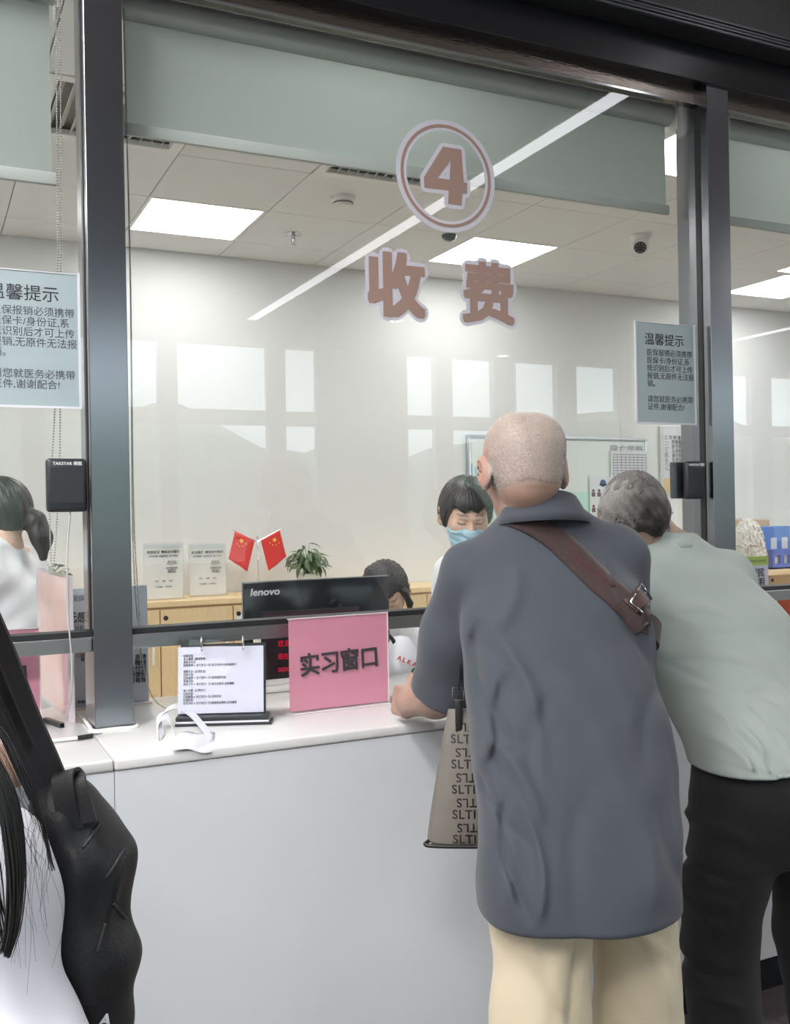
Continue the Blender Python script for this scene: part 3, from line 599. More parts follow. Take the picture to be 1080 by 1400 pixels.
# ================================================================= THINGS ON THE COUNTER
zc = CT+.0006
M_pink = mat('pink_card', (220, 150, 172), .35); M_acr2 = mat('pale_acrylic_edge', (226, 214, 218), .15)
def pink_sign(loc, wd, ht, rz, lab, txt):
    t = thing('acrylic_sign', lab, 'sign', loc, rz, 'pink acrylic counter signs')
    B('pink_card', M_pink, t, -wd/2+.003, wd/2-.003, -.0008, .0008, .008, ht-.003)
    B('acrylic_sheet', M_acryl, t, -wd/2, wd/2, -.0035, -.0012, .004, ht); bm = BM(); box(bm, -wd/2, wd/2, -.003, .003, ht-.003, ht); box(bm, wd/2-.003, wd/2, -.003, .003, .004, ht); obj('bright_edge', bm, M_acr2, t)
    B('foot', M_acr2, t, -wd/2+.01, wd/2, -.012, .07, 0, .0035, bev=.001)
    if txt: text('sign_text', txt, .066, (.0, -.0042, ht*.50), M_ink, t, R=Matrix.Rotation(math.radians(-2), 4, 'Y') @ FRONT, bold=.0014, ext=.0004, space=.93, sx=.95)
pink_sign((1.040, 2.541, zc), .305, .262, math.radians(1.5), 'pink acrylic table sign with four dark characters beside the leaning man', '实习窗口')
pl = at(62, 986, Z=CT); pink_sign((.120, 2.72, zc), .30, .262, math.radians(4), 'pink acrylic sign cut by the left edge, partly behind the black strap', '实习窗口')
# document flip stand
a_, b_ = Vector((.586, 2.565, zc)), Vector((.812, 2.468, zc)); mid = (a_+b_)/2; rz = math.atan2(b_.y-a_.y, b_.x-a_.x); wd = (b_-a_).length
t = thing('document_stand', 'plastic-sleeved white instruction sheet on a black ring stand', 'stand', tuple(mid), rz)
T = Matrix.Rotation(math.radians(-8), 4, 'X')
bm = BM(); box(bm, -wd/2, wd/2+.004, -.02, .04, .0, .007, bev=.002); box(bm, -wd/2+.002, wd/2-.002, -.022, .03, .013, .025, bev=.003); obj('black_base', bm, M_blackp, t, smooth=30)
B('white_page_stack', M_paper, t, -wd/2+.003, wd/2-.003, -.02, .03, .0075, .0125)
hh = .195
o = B('back_board', M_blackp, t, -wd/2+.01, wd/2-.012, .006, .009, .0, hh-.01); o.matrix_local = Matrix.Translation((0, 0, .025)) @ T
o = B('sheet', mat('cool_white_sheet', (212, 214, 232), .5), t, -wd/2+.004, wd/2-.018, .0022, .0035, .004, hh-.018); o.matrix_local = Matrix.Translation((0, 0, .025)) @ T; sheet = o
o = B('plastic_sleeve', M_acryl, t, -wd/2-.003, wd/2-.004, -.001, .001, .0, hh); o.matrix_local = Matrix.Translation((0, 0, .025)) @ T
rows = ['办理流程', '本人缴费  (医保患者)', '携带身份证', '扫码缴费→ 支付宝扫一扫-电子社保卡-绑定医保卡', '', '家属代办  (自费患者)', '扫码内容:', '扫码缴费→ 支付宝扫一扫-选择缴费项目', '家属内容:', '支付方式→ 支付宝扫一扫-电子社保卡-点击缴费', '', '本人办理  (公费医疗)', '扫码内容:', '扫码缴费→ 支付宝扫一扫-选择项目', '办理内容:', '支付方式→ 支付宝扫一扫-医保凭证授权-点击缴费']
text('instruction_text', '\n'.join(rows), .0082, (-wd/2+.018, .0015, .092), M_ink, sheet, align='LEFT', ext=.0002, sx=.78)
for x in (-wd*.22, wd*.22):
    bm = BM(); tube(bm, [(x+.006*math.sin(a)*0, .004+.011*math.cos(a), hh+.015+.018*math.sin(a)) for a in np.linspace(-math.pi*.5, math.pi*1.45, 14)], .0016, 6, 3); obj('ring', bm, M_chrome, t, smooth=True)
bm = BM(); tube(bm, [(-wd*.22, -.006, hh+.01), (wd*.22, -.006, hh+.01)], .0014, 6, 2); obj('ring_bar', bm, M_chrome, t)
# receipt paper curl
t = thing('receipt_paper', 'curled and torn white receipt paper strip in front of the document stand', 'paper', tuple(at(262, 1005, Z=zc)))
def ribbon_mesh(path, width, axis=None, th=.0008, m=6, wf=None, nr=None):
    pts = catmull(path, m); bm = BM(); A = []
    for i, p in enumerate(pts):
        tg = (pts[min(i+1, len(pts)-1)]-pts[max(i-1, 0)]).normalized()
        s = Vector(axis).normalized() if axis is not None else tg.cross(Vector(nr[min(len(nr)-1, int(i/len(pts)*len(nr)))])).normalized()
        n_ = tg.cross(s).normalized(); w_ = width/2*(wf(i/(len(pts)-1)) if wf else 1)
        A.append([bm.verts.new(p-s*w_-n_*th), bm.verts.new(p+s*w_-n_*th), bm.verts.new(p+s*w_+n_*th), bm.verts.new(p-s*w_+n_*th)])
    for a, b in zip(A, A[1:]):
        for k in range(4): bm.faces.new((a[k], a[(k+1) % 4], b[(k+1) % 4], b[k]))
    bm.faces.new(A[0]); bm.faces.new(A[-1][::-1]); return bm
o0 = t.location
def L_(px, py, z): return at(px, py, Z=zc+z)-o0
bm = ribbon_mesh([L_(222, 1008, .002), L_(219, 990, .018), L_(226, 972, .038), L_(244, 966, .040), L_(262, 976, .032), L_(278, 994, .016), L_(290, 1006, .004)], .062, axis=(.35, .94, .05)); obj('curled_strip', bm, M_paper, t, smooth=30)
bm = ribbon_mesh([L_(216, 1010, .001), L_(216, 985, .028), L_(230, 980, .030), L_(240, 1008, .004)], .060, axis=(.15, .98, .15)); obj('inner_curl', bm, M_paper, t, smooth=30)
bm = BM(); q = [L_(247, 1001, .006), L_(294, 1002, .006), at(288, 1029, Y=YC-.012)-o0, at(233, 1023, Y=YC-.010)-o0]; G = []
for i in range(9):
    row = []
    for j in range(7):
        u, v = i/8, j/6; p = q[0].lerp(q[1], u).lerp(q[3].lerp(q[2], u), v); p = p+Vector((0, -.004*math.sin(v*3.1), .010*math.sin(v*3.1)*(.6+.4*math.sin(u*5))+.003*math.sin(u*9+v*4))); row.append(bm.verts.new(p))
    G.append(row)
for i in range(8):
    for j in range(6): bm.faces.new((G[i][j], G[i+1][j], G[i+1][j+1], G[i][j+1]))
o = obj('torn_sheet', bm, M_paper, t, smooth=True); o.modifiers.new('s', 'SOLIDIFY').thickness = .0006
# pen
a_ = at(60, 1014, Z=zc+.006); b_ = at(106, 1009, Z=zc+.006); c_ = at(126, 1006, Z=zc+.006); d_ = at(140, 1003, Z=zc+.005)
t = thing('pen', 'clear barrelled pen with a black grip lying before the left steel post', 'pen', tuple(a_)); a0 = a_.copy()
bm = BM(); cyl(bm, a_-a0, b_-a0, .0045, n=12); obj('barrel', bm, mat('clear_white_barrel', (220, 220, 218), .2), t, smooth=30)
bm = BM(); cyl(bm, b_-a0, c_-a0, .0058, n=14); obj('grip', bm, M_black, t, smooth=30); bm = BM(); cyl(bm, c_-a0, d_-a0, .005, .0012, n=12); obj('tip', bm, M_chrome, t, smooth=30)
# black square bracket
a_, b_ = at(62, 984, Z=zc+.006), at(85, 992, Z=zc+.006)
t = thing('square_tube', 'short black square metal tube lying under the intercom cable', 'tube', tuple(a_)); dv = b_-a_; M_ = Matrix.Rotation(math.atan2(dv.y, dv.x), 4, 'Z'); bm = BM(); Lh = dv.length
box(bm, 0, Lh, -.006, .006, -.006, -.004, M=M_); box(bm, 0, Lh, -.006, .006, .004, .006, M=M_); box(bm, 0, Lh, -.006, -.004, -.004, .004, M=M_); box(bm, 0, Lh, .004, .006, -.004, .004, M=M_); obj('tube_body', bm, M_blackp, t)
# orange leaflet holder (runs back from the glass)
t = thing('leaflet_holder', 'tall clear acrylic holder with a peach leaflet left of the steel post', 'holder', (.345, 2.74, zc)); dz = at(93, 787, Y=2.74).z-CT
M_peach = mat('peach_leaflet_print', (232, 192, 178), .4, noise=.10, nscale=9)
ang = math.atan2(3.20-2.74, .317-.345)-math.pi/2; t.rotation_euler = (0, 0, ang)
B('leaflet', M_peach, t, -.001, .001, .008, .46, .006, dz-.01); B('acrylic_wall', M_acryl, t, -.006, -.003, 0, .47, 0, dz); B('acrylic_wall', M_acryl, t, .008, .011, 0, .47, 0, dz)
B('acrylic_edge', M_acr2, t, -.006, .011, -.003, 0, 0, dz); B('acrylic_edge', M_acr2, t, -.006, .011, .47, .473, 0, dz)
B('pink_margin', M_pink, t, -.0022, -.0012, .01, .09, .01, dz*.6)
# grey-blue board behind the post
z1_ = at(203, 800, Y=2.93).z
t = thing('payment_board', 'blue-grey payment instruction board standing behind the left steel post', 'board', (.487, 2.93, zc)); w_ = .108; hb = z1_-CT
B('board', mat('blue_grey_board', (182, 194, 204), .4), t, -w_, w_-.004, 0, .005, 0, hb, bev=.001); B('foot', M_acr2, t, -w_, w_, -.02, .05, 0, .003)
text('logo_text', '医保支付', .02, (-.072, -.0008, hb-.03), M_inkg, t); text('title_text', '无感支付', .034, (-.062, -.0008, hb-.085), M_ink, t, bold=.0006); text('subtitle_text', '扫码缴费', .024, (-.066, -.0008, hb-.12), M_ink, t)
text('step_text', '1. 扫描左侧\n    服务窗口', .011, (-.1, -.0008, .145), M_ink, t, align='LEFT'); text('side_text', '支持\n微信\n支付宝\n缴费便民\n当日有效', .017, (.098, -.0008, .10), M_ink, t, align='RIGHT', bold=.0005)
text('foot_text', '使用医保卡可直接结算', .0095, (-.1, -.0008, .018), M_ink, t, align='LEFT')
# monitor and led price display
t = thing('computer_monitor', 'black computer monitor seen from behind over the pink sign', 'monitor', (1.255, 3.24, .7605), math.radians(1))
ML, MR = at(330, 793, Y=3.26).x-1.255, at(529, 791, Y=3.26).x-1.255; zt_ = at(430, 792, Y=3.26).z-.7605
B('back_shell', M_gloss, t, ML, MR, 0, .012, zt_-.34, zt_, bev=.003, smooth=30); bm = BM(); box(bm, ML-.002, MR+.003, .010, .018, zt_-.343, zt_+.003, bev=.001); obj('bezel_edge', bm, M_alu, t)
B('lower_bulge', M_blackp, t, ML+.06, MR-.06, -.03, 0, zt_-.34, zt_-.155, bev=.012, smooth=30)
text('maker_text', 'lenovo', .034, (ML+.075, -.0008, zt_-.034), M_paper, t, bold=.0012, sx=1.15, shear=.15)
B('stand_neck', M_blackp, t, -.04, .04, -.005, .03, .01, zt_-.25, bev=.004); B('stand_base', M_blackp, t, -.14, .14, -.09, .1, 0, .012, bev=.004)
t = thing('led_fee_display', 'white-cased fee display with red lit characters behind the pink sign', 'display', (1.10, 2.88, zc)); a_ = at(371, 862, Y=2.88); hd = a_.z-CT; xl = at(350, 862, Y=2.88).x-1.10; xr = at(518, 862, Y=2.88).x-1.10
bm = BM(); box(bm, xl, xr, 0, .03, hd-.016, hd, bev=.003); box(bm, xl, xr, 0, .03, .022, .04, bev=.003); box(bm, xl, xl+.015, 0, .03, .03, hd-.01); box(bm, xr-.008, xr, 0, .03, .03, hd-.01); box(bm, xl+.02, xr-.02, -.0, .08, 0, .022, bev=.003); obj('casing', bm, M_white, t, smooth=30)
B('screen', M_gloss, t, xl+.012, xr-.012, .006, .02, .036, hd-.012)
M_rl = emis('red_led_light', (1, .03, .08), .45)
xx = at(380, 880, Y=2.88).x-1.10
text('lit_text', '欢迎使用', .022, (xx, .004, hd-.045), M_rl, t, ext=.0003, align='LEFT'); text('lit_text', '现在时间 请稍候', .020, (xx, .004, hd-.085), M_rl, t, ext=.0003, align='LEFT', sx=.9); text('lit_text', '0000', .020, (xx, .004, hd-.125), M_rl, t, ext=.0003, align='LEFT')
# right side: calendar, red leaflet, plastic bag
x0, x1 = at(1000, 765, Y=2.80).x, at(1050, 765, Y=2.80).x; z1_ = at(1050, 760, Y=2.80).z
t = thing('desk_calendar', 'tall desk notice with a green punched top strip at the right edge', 'calendar', (x0, 2.80, zc)); w_ = x1-x0; h_ = z1_-CT
B('page', mat('lilac_page', (214, 218, 238), .5), t, -.12, w_, 0, .004, .0, h_-.035); B('green_strip', mat('lime_strip', (184, 208, 92), .5), t, -.12, w_, -.002, .006, h_-.034, h_)
bm = BM(); [box(bm, -.118+k*.011, -.113+k*.011, -.003, -.002, h_-.022, h_-.014) for k in range(int((w_+.118)/.011))]; g = obj('punched_holes', bm, mat('dark_green_hole', (120, 140, 70), .6), t); g['kind'] = 'stuff'
text('page_text', '核酸,便民\n  说明\n 缴费窗\n   退费', .036, (w_-.02, -.001, h_-.12), M_ink, t, align='RIGHT', bold=.0009)
B('foot', M_blackp, t, -.1, w_, -.03, .06, 0, .004)
x0 = at(1048, 850, Y=2.74).x; z1_ = at(1060, 812, Y=2.74).z
t = thing('leaflet_holder', 'orange-red leaflet board behind the rail at the right edge', 'holder', (x0, 2.74, zc)); B('leaflet', mat('orange_red_print', (226, 96, 60), .4, noise=.2, nscale=3), t, 0, .34, 0, .003, .002, z1_-CT); B('acrylic_sheet', M_acryl, t, 0, .345, -.005, -.002, 0, z1_-CT+.004); B('foot', M_acr2, t, 0, .34, -.02, .05, 0, .002)
for i in range(2):
    for j in range(3): B('white_square', M_paper, t, -.005+j*.022, .012+j*.022, -.0015, -.0004, z1_-CT-.06+i*.024, z1_-CT-.042+i*.024)

# ================================================================= PEOPLE: smooth distance fields meshed with surface nets
A_ = lambda *v: np.array(v, dtype=np.float32)
def rotm(yaw=0, pitch=0, roll=0):
    return np.array(Euler((math.radians(pitch), math.radians(roll), math.radians(yaw)), 'XYZ').to_matrix(), dtype=np.float32)
def smin(a, b, k):
    if k <= 0: return np.minimum(a, b)
    h = np.maximum(k-np.abs(a-b), 0)/k; return np.minimum(a, b)-h*h*k*.25
def smax(a, b, k): return -smin(-a, -b, k)
def cone(p0, p1, r0, r1, sq=None):
    p0, p1 = A_(*p0), A_(*p1); d = p1-p0; dd = float(d@d)+1e-9
    def f(P):
        q = P-p0; t = np.clip(q@d/dd, 0, 1); e = q-t[:, None]*d
        return np.sqrt((e*e).sum(1))-(r0+(r1-r0)*t)
    return f
def ell(c, r, R=None):
    c, r = A_(*c), A_(*r)
    def f(P):
        q = P-c
        if R is not None: q = q@R
        k0 = np.sqrt(((q/r)**2).sum(1)); k1 = np.sqrt(((q/(r*r))**2).sum(1))+1e-9; return k0*(k0-1)/k1
    return f
def half(c, n):
    c, n = A_(*c), A_(*n); n = n/np.linalg.norm(n)
    return lambda P: (P-c)@n
def rboxf(c, r, e, R=None):
    c, r = A_(*c), A_(*r)
    def f(P):
        q = P-c
        if R is not None: q = q@R
        q = np.abs(q)-(r-e); return np.sqrt((np.maximum(q, 0)**2).sum(1))+np.minimum(q.max(1), 0)-e
    return f
def loft(rings, n=2.3, cap=.02, ang=0):
    R_ = np.array(rings, dtype=np.float32); z = R_[:, 0]; zz = np.linspace(z[0], z[-1], 120); T = []
    for k in range(1, 5):
        y = R_[:, k]; s = np.gradient(y, z) if len(z) > 2 else np.zeros_like(y); out = []
        for v in zz:
            i = min(max(np.searchsorted(z, v)-1, 0), len(z)-2); h = z[i+1]-z[i]; t = (v-z[i])/h
            out.append((2*t**3-3*t**2+1)*y[i]+(t**3-2*t**2+t)*h*s[i]+(-2*t**3+3*t**2)*y[i+1]+(t**3-t**2)*h*s[i+1])
        T.append(np.array(out, dtype=np.float32))
    ca, sa = math.cos(math.radians(ang)), math.sin(math.radians(ang))
    def f(P):
        Z = np.clip(P[:, 2], z[0], z[-1]); cx, cy, a, b = (np.interp(Z, zz, t) for t in T)
        x = P[:, 0]-cx; y = P[:, 1]-cy; x, y = ca*x+sa*y, -sa*x+ca*y
        k0 = (np.abs(x/a)**n+np.abs(y/b)**n)**(1/n)+1e-6; r = np.sqrt(x*x+y*y)+1e-6
        d = np.where(k0 > .3, (k0-1)/k0*r, -.7*np.minimum(a, b))*.9
        return smax(d, np.maximum(z[0]-P[:, 2], P[:, 2]-z[-1]), cap)
    return f
def U(fs, k=.02):
    def f(P):
        d = fs[0](P)
        for g in fs[1:]:
            kk = k
            if isinstance(g, tuple): g, kk = g
            d = smin(d, g(P), kk)
        return d
    return f
def SUB(f, g, k=.003): return lambda P: smax(f(P), -g(P), k)
def INT(f, g, k=.003): return lambda P: smax(f(P), g(P), k)
def OFF(f, o): return lambda P: f(P)-o
def FOLD(f, segs):
    S = [(A_(*a), A_(*b), r, h) for a, b, r, h in segs]
    def g(P):
        d = f(P)
        for a, b, r, h in S:
            v = b-a; q = P-a; t = np.clip(q@v/float(v@v), 0, 1); e = q-t[:, None]*v; d = d-h*np.exp(-(e*e).sum(1)/(r*r))*(.35+.65*np.sin(math.pi*np.clip(t, .03, .97)))
        return d
    return g
def FOLDB(f, segs, gate, sm=.03):
    """folds drawn over the back of a garment: (x,z)-(x,z), width, height; gate(P) > 0 on the side they belong to"""
    S = [(A_(*a), A_(*b), r, h) for a, b, r, h in segs]
    def g(P):
        d = f(P); g_ = np.clip(gate(P)/sm, 0, 1); q0 = P[:, [0, 2]]; acc = 0*d
        for a, b, r, h in S:
            v = b-a; q = q0-a; t = q@v/float(v@v); tc = np.clip(t, 0, 1); bow = .10*np.linalg.norm(v)*np.sin(math.pi*tc); n = A_(-v[1], v[0])/np.linalg.norm(v)
            e = q-tc[:, None]*v-bow[:, None]*n*np.sign(h); acc = acc+h*np.exp(-(e*e).sum(1)/(r*r))*np.sqrt(np.sin(math.pi*np.clip(t, .02, .98)))
        return d-acc*g_
    return g
def RIP(f, amp, comps):
    def g(P):
        d = f(P)
        for (kx, ky, kz, ph) in comps: d = d+amp*np.sin(P[:, 0]*kx+P[:, 1]*ky+P[:, 2]*kz+ph+1.3*np.sin(P[:, 2]*9+P[:, 0]*5+ph))
        return d
    return g
def net(f, lo, hi, h, bs=6):
    lo = np.array(lo, dtype=np.float32); n = [int(math.ceil((b-a)/h/bs))*bs+1 for a, b in zip(lo, hi)]
    nb = [(k-1)//bs for k in n]; ax = [lo[i]+h*bs*(np.arange(nb[i])+.5) for i in range(3)]
    G = np.stack(np.meshgrid(*ax, indexing='ij'), -1).reshape(-1, 3).astype(np.float32); dc = f(G).reshape(nb)
    act = np.abs(dc) < bs*h*1.9+.012
    F = np.full(n, 1.0, dtype=np.float32)
    sg = np.where(dc < 0, -1, 1).astype(np.float32); F[:-1, :-1, :-1] = np.repeat(np.repeat(np.repeat(sg, bs, 0), bs, 1), bs, 2)
    m = np.zeros(n, dtype=bool)
    for i, j, k in np.argwhere(act): m[i*bs:i*bs+bs+1, j*bs:j*bs+bs+1, k*bs:k*bs+bs+1] = True
    idx = np.argwhere(m); P = (lo+idx*h).astype(np.float32); v = np.concatenate([f(P[s:s+200000]) for s in range(0, len(P), 200000)])
    F[m] = v; S = F < 0
    F[0] = F[-1] = 1; F[:, 0] = F[:, -1] = 1; F[:, :, 0] = F[:, :, -1] = 1; S = F < 0
    cs = [(a, b, c) for a in (0, 1) for b in (0, 1) for c in (0, 1)]
    sl = lambda A, o: A[o[0]:A.shape[0]-1+o[0], o[1]:A.shape[1]-1+o[1], o[2]:A.shape[2]-1+o[2]]
    cnt = sum(sl(S, o).astype(np.int8) for o in cs); ac = (cnt > 0) & (cnt < 8); ci = np.argwhere(ac)
    vals = {o: F[ci[:, 0]+o[0], ci[:, 1]+o[1], ci[:, 2]+o[2]] for o in cs}
    acc = np.zeros((len(ci), 3)); nn = np.zeros(len(ci))
    for o in cs:
        for d in range(3):
            if o[d] == 0:
                o2 = list(o); o2[d] = 1; o2 = tuple(o2); a, b = vals[o], vals[o2]; x = (a < 0) != (b < 0)
                t = np.where(x, a/np.where(a == b, 1, a-b), 0); p = np.tile(np.array(o, dtype=float), (len(ci), 1)); p[:, d] = t
                acc[x] += p[x]; nn[x] += 1
    V = lo+(ci+acc/nn[:, None])*h
    for _ in range(2):                                     # pull vertices onto the surface
        e = .4*h; Pv = V.astype(np.float32); d0 = f(Pv); g = np.stack([f(Pv+np.eye(3, dtype=np.float32)[k]*e)-d0 for k in range(3)], 1)/e
        gl = np.sqrt((g*g).sum(1))+1e-6; st = np.clip(d0/gl, -.5*h, .5*h); V = V-(g/gl[:, None])*st[:, None]
    cid = np.full([k-1 for k in n], -1, dtype=np.int64); cid[ac] = np.arange(len(ci)); Q = []
    for d in range(3):
        a = [slice(None)]*3; b = [slice(None)]*3; a[d] = slice(0, -1); b[d] = slice(1, None); e1, e2 = (d+1) % 3, (d+2) % 3
        X = S[tuple(a)] != S[tuple(b)]; E = np.argwhere(X); E = E[(E[:, e1] > 0) & (E[:, e2] > 0) & (E[:, e1] < n[e1]-1) & (E[:, e2] < n[e2]-1)]
        ins = S[E[:, 0], E[:, 1], E[:, 2]]
        def cc(u, v_):
            q = E.copy(); q[:, e1] -= u; q[:, e2] -= v_; return cid[q[:, 0], q[:, 1], q[:, 2]]
        q = np.stack([cc(0, 0), cc(1, 0), cc(1, 1), cc(0, 1)], 1); q[~ins] = q[~ins][:, ::-1]; Q.append(q)
    Q = np.concatenate(Q); Q = Q[(Q >= 0).all(1)]
    return V, Q
def mk(name, VQ, m, parent, colf=None):
    V, Q = VQ; me = bpy.data.meshes.new(name); me.vertices.add(len(V)); me.vertices.foreach_set('co', V.astype(np.float32).ravel())
    me.loops.add(Q.size); me.polygons.add(len(Q)); me.loops.foreach_set('vertex_index', Q.ravel().astype(np.int32))
    me.polygons.foreach_set('loop_start', np.arange(0, Q.size, 4, dtype=np.int32)); me.update(calc_edges=True); me.validate(); me.shade_smooth()
    if colf is not None:
        c = np.ones((len(V), 4), dtype=np.float32); c[:, :3] = colf(V.astype(np.float32)); at_ = me.color_attributes.new('col', 'FLOAT_COLOR', 'POINT'); at_.data.foreach_set('color', c.ravel())
    return obj(name, me, m, parent)
def join_nets(*vq):
    V = []; Q = []; o = 0
    for v, q in vq: V.append(v); Q.append(q+o); o += len(v)
    return np.concatenate(V), np.concatenate(Q)
def T3(c, R, f):                                          # evaluate f in a local frame
    c = A_(*c); return lambda P: f((P-c)@R)
def head_f(female=False, s=1.0, sq=False):
    fs = ([ell((0, -.020, .030), (.079, .092, .080)), (ell((.030, -.035, .048), (.050, .062, .058)), .02), (ell((-.030, -.035, .048), (.050, .062, .058)), .02)] if sq else [])+[ell((0, -.012, .022), (.077, .098, .086)), (ell((0, .032, -.035), (.060, .064, .082)), .03), (ell((0, .045, -.088), (.040, .042, .030)), .03),
          (ell((0, -.05, -.03), (.062, .05, .06)), .03), (cone((0, .088, .012), (0, .112, -.028), .007, .011), .014), (ell((0, .104, -.032), (.017, .012, .009)), .008),
          (cone((-.030, .086, .024), (.030, .086, .024), .009, .009), .02), (cone((-.016, .093, -.060), (.016, .093, -.060), .0055, .0055), .01), (cone((-.013, .091, -.069), (.013, .091, -.069), .006, .006), .01),
          (ell((.045, .055, -.02), (.02, .025, .02)), .02), (ell((-.045, .055, -.02), (.02, .025, .02)), .02)]
    f = U(fs, .02)
    for sx in (-1, 1):
        f = SUB(f, ell((sx*.031, .100, .006), (.017, .014, .010)), .012); f = U([f, (ell((sx*.031, .080, .005), (.0125, .0125, .0105)), .003)], .003)
        Re = rotm(yaw=sx*-32, pitch=-8)
        ear = U([ell((sx*.089, -.014, -.006), (.0085, .021, .033), Re), (ell((sx*.085, -.006, -.032), (.008, .011, .014), Re), .008)])
        ear = SUB(ear, ell((sx*.099, -.008, -.002), (.009, .012, .020), Re), .004); f = U([f, (ear, .006)])
    return f
def hand_f(wr, d, n, curl=25, side=1, spread=6):
    wr = Vector(wr); d = Vector(d).normalized(); n = Vector(n); n = (n-d*n.dot(d)).normalized(); s = d.cross(n)*side
    R = np.array(Matrix((s, d, n)).transposed(), dtype=np.float32); c = wr+d*.048
    f = rboxf(tuple(c), (.040, .050, .0145), .0135, R); fs = [f, (cone(wr-d*.02, wr+d*.02, .026, .027), .02)]
    for i, L in enumerate((.070, .078, .073, .058)):
        b = wr+d*.088+s*(.030-.020*i); a = math.radians(spread*(1.5-i)); fd = (d*math.cos(a)+s*math.sin(a)).normalized(); p = b-d*.012; r = .0092-.0006*abs(i-1)
        cu = 0
        for q, fr in enumerate((.46, .30, .24)):
            cu += math.radians(curl*(1, 1.3, .9)[q]); v = fd*math.cos(cu)+n*math.sin(cu); e = p+v*L*fr; fs.append((cone(p, e, r, r-.0008), .004)); p = e; r -= .0008
    p = wr+d*.022+s*.030; v = (d*.55+s*.75+n*.45).normalized(); e = p+v*.040; fs.append((cone(p, e, .0125, .0105), .010)); v2 = (d*.9+s*.25+n*.35).normalized(); e2 = e+v2*.030; fs.append((cone(e, e2, .0105, .0085), .004))
    return U(fs, .01)
M_skin = mat('skin', (200, 165, 145), .5, attr=True, noise=.05, nscale=60, bump=.12, bscale=260, subs=.08)
M_skinp = M_skin
SK1 = s2l((168, 137, 122)); SK2 = s2l((226, 190, 168)); HR = s2l((24, 24, 27))
def lerp3(a, b, t): t = t[:, None]; return np.array(a)*(1-t)+np.array(b)*t
def sst(e0, e1, x): t = np.clip((x-e0)/(e1-e0), 0, 1); return t*t*(3-2*t)
def noise3(P, s, seed=0):
    r = np.random.RandomState(seed); o = np.zeros(len(P))
    for k in range(5): v = r.normal(size=3)*s*(1+.5*k); o += np.sin(P@v+r.uniform(0, 6))
    return o/5
def face_cols(L, base, hairc=HR):
    c = np.tile(np.array(base), (len(L), 1)); x, y, z = L[:, 0], L[:, 1], L[:, 2]; ax_ = np.abs(x)
    fr = (y > .05)
    brow = fr*sst(.0042, .0018, np.abs(z-.033+9*(ax_-.024)**2))*sst(.009, .013, ax_)*sst(.050, .044, ax_); c = lerp3(c[0], hairc, np.zeros(1))*0+c*(1-.6*brow[:, None])+np.array(hairc)*.6*brow[:, None]
    lash = fr*sst(.0030, .0012, np.abs(z-.0005-.10*(ax_-.031)))*sst(.015, .019, ax_)*sst(.047, .043, ax_); c = c*(1-.8*lash[:, None])+np.array(hairc)*.8*lash[:, None]
    lip = fr*sst(.018, .004, np.sqrt((x*.75)**2+((z+.064)*1.7)**2)); c = c*(1-.5*lip[:, None])+np.array(s2l((190, 110, 104)))*.5*lip[:, None]
    return c
def Wl(t, px, py, d): return tuple(t.matrix_world.inverted() @ W(px, py, d))
def place(t): bpy.context.view_layer.update(); return t
def fine(f, lo, hi, h): return net(f, lo, hi, h)

def build_body(t, J, skin, hd=None, hR=None, hcol=None, h=.006, hh=.0032, female=False, extra=None, hands=(), legs=True, neckr=.056, nk=None, hs=1.0, sq=False, armk=1.0):
    """one continuous skin surface: trunk, limbs, hands, neck and head from a single field"""
    fs = []
    fs.append(cone(np.array(J['pelvis'])+A_(0, 0, .02), J['chest'], .095, .085)); fs.append((cone(np.array(J['chest'])-A_(.06, 0, 0), np.array(J['chest'])+A_(.06, 0, 0), .07, .07), .06))
    fs.append((cone(J['chest'], J['neck'], .09, .055), .05))
    for s in 'LR':
        sh, el, wr = J['sh'+s], J['el'+s], J['wr'+s]
        fs.append((cone(J['neck'], sh, .045, .048), .05)); fs.append((cone(sh, el, .048, .038), .03)); m_ = np.array(el)*.7+np.array(wr)*.3; fs.append((cone(el, m_, .039*armk, .041*armk), .02)); fs.append((cone(m_, wr, .041*armk, .027*armk), .02))
        if legs: fs.append((cone(J['hip'+s], J['kn'+s], .070, .050), .01)); fs.append((cone(J['kn'+s], J['an'+s], .050, .038), .03)); fs.append((ell(np.array(J['an'+s])+A_(0, .07, -.04), (.045, .125, .04)), .03))
    for ha in hands: fs.append((hand_f(*ha), .012))
    fs.append((cone(J['neck'], nk or (np.array(hd)+np.array(hR)@A_(0, -.03, -.05)), neckr+.004, neckr-.004), .03))
    hf0 = head_f(female, sq=sq); H = T3(hd, hR, lambda P: hf0(P/hs)*hs); body = U(fs, .03); f = U([body, (H, .022)])
    if extra: f = extra(f)
    pts = np.array([J[k] for k in J]); lo = pts.min(0)-.17; hi = pts.max(0)+.17; zc_ = J['neck'][2]+.01
    lo[2] = max(lo[2], .004); 
    low = net(f, lo, (hi[0], hi[1], zc_+h*2), h)
    c = np.array(hd); up = net(f, (c[0]-.15, c[1]-.17, zc_), (c[0]+.15, c[1]+.17, c[2]+.16), hh)
    blocks = [low, up]
    def colf(V):
        L = ((V-A_(*hd))@hR)/hs; c = np.tile(np.array(skin), (len(V), 1)); m = np.linalg.norm(L, axis=1) < .15
        if m.any(): c[m] = face_cols(L[m], skin)
        if hcol is not None: c = hcol(V, L, c)
        return c
    return mk('body', join_nets(*blocks), M_skin, t, colf)

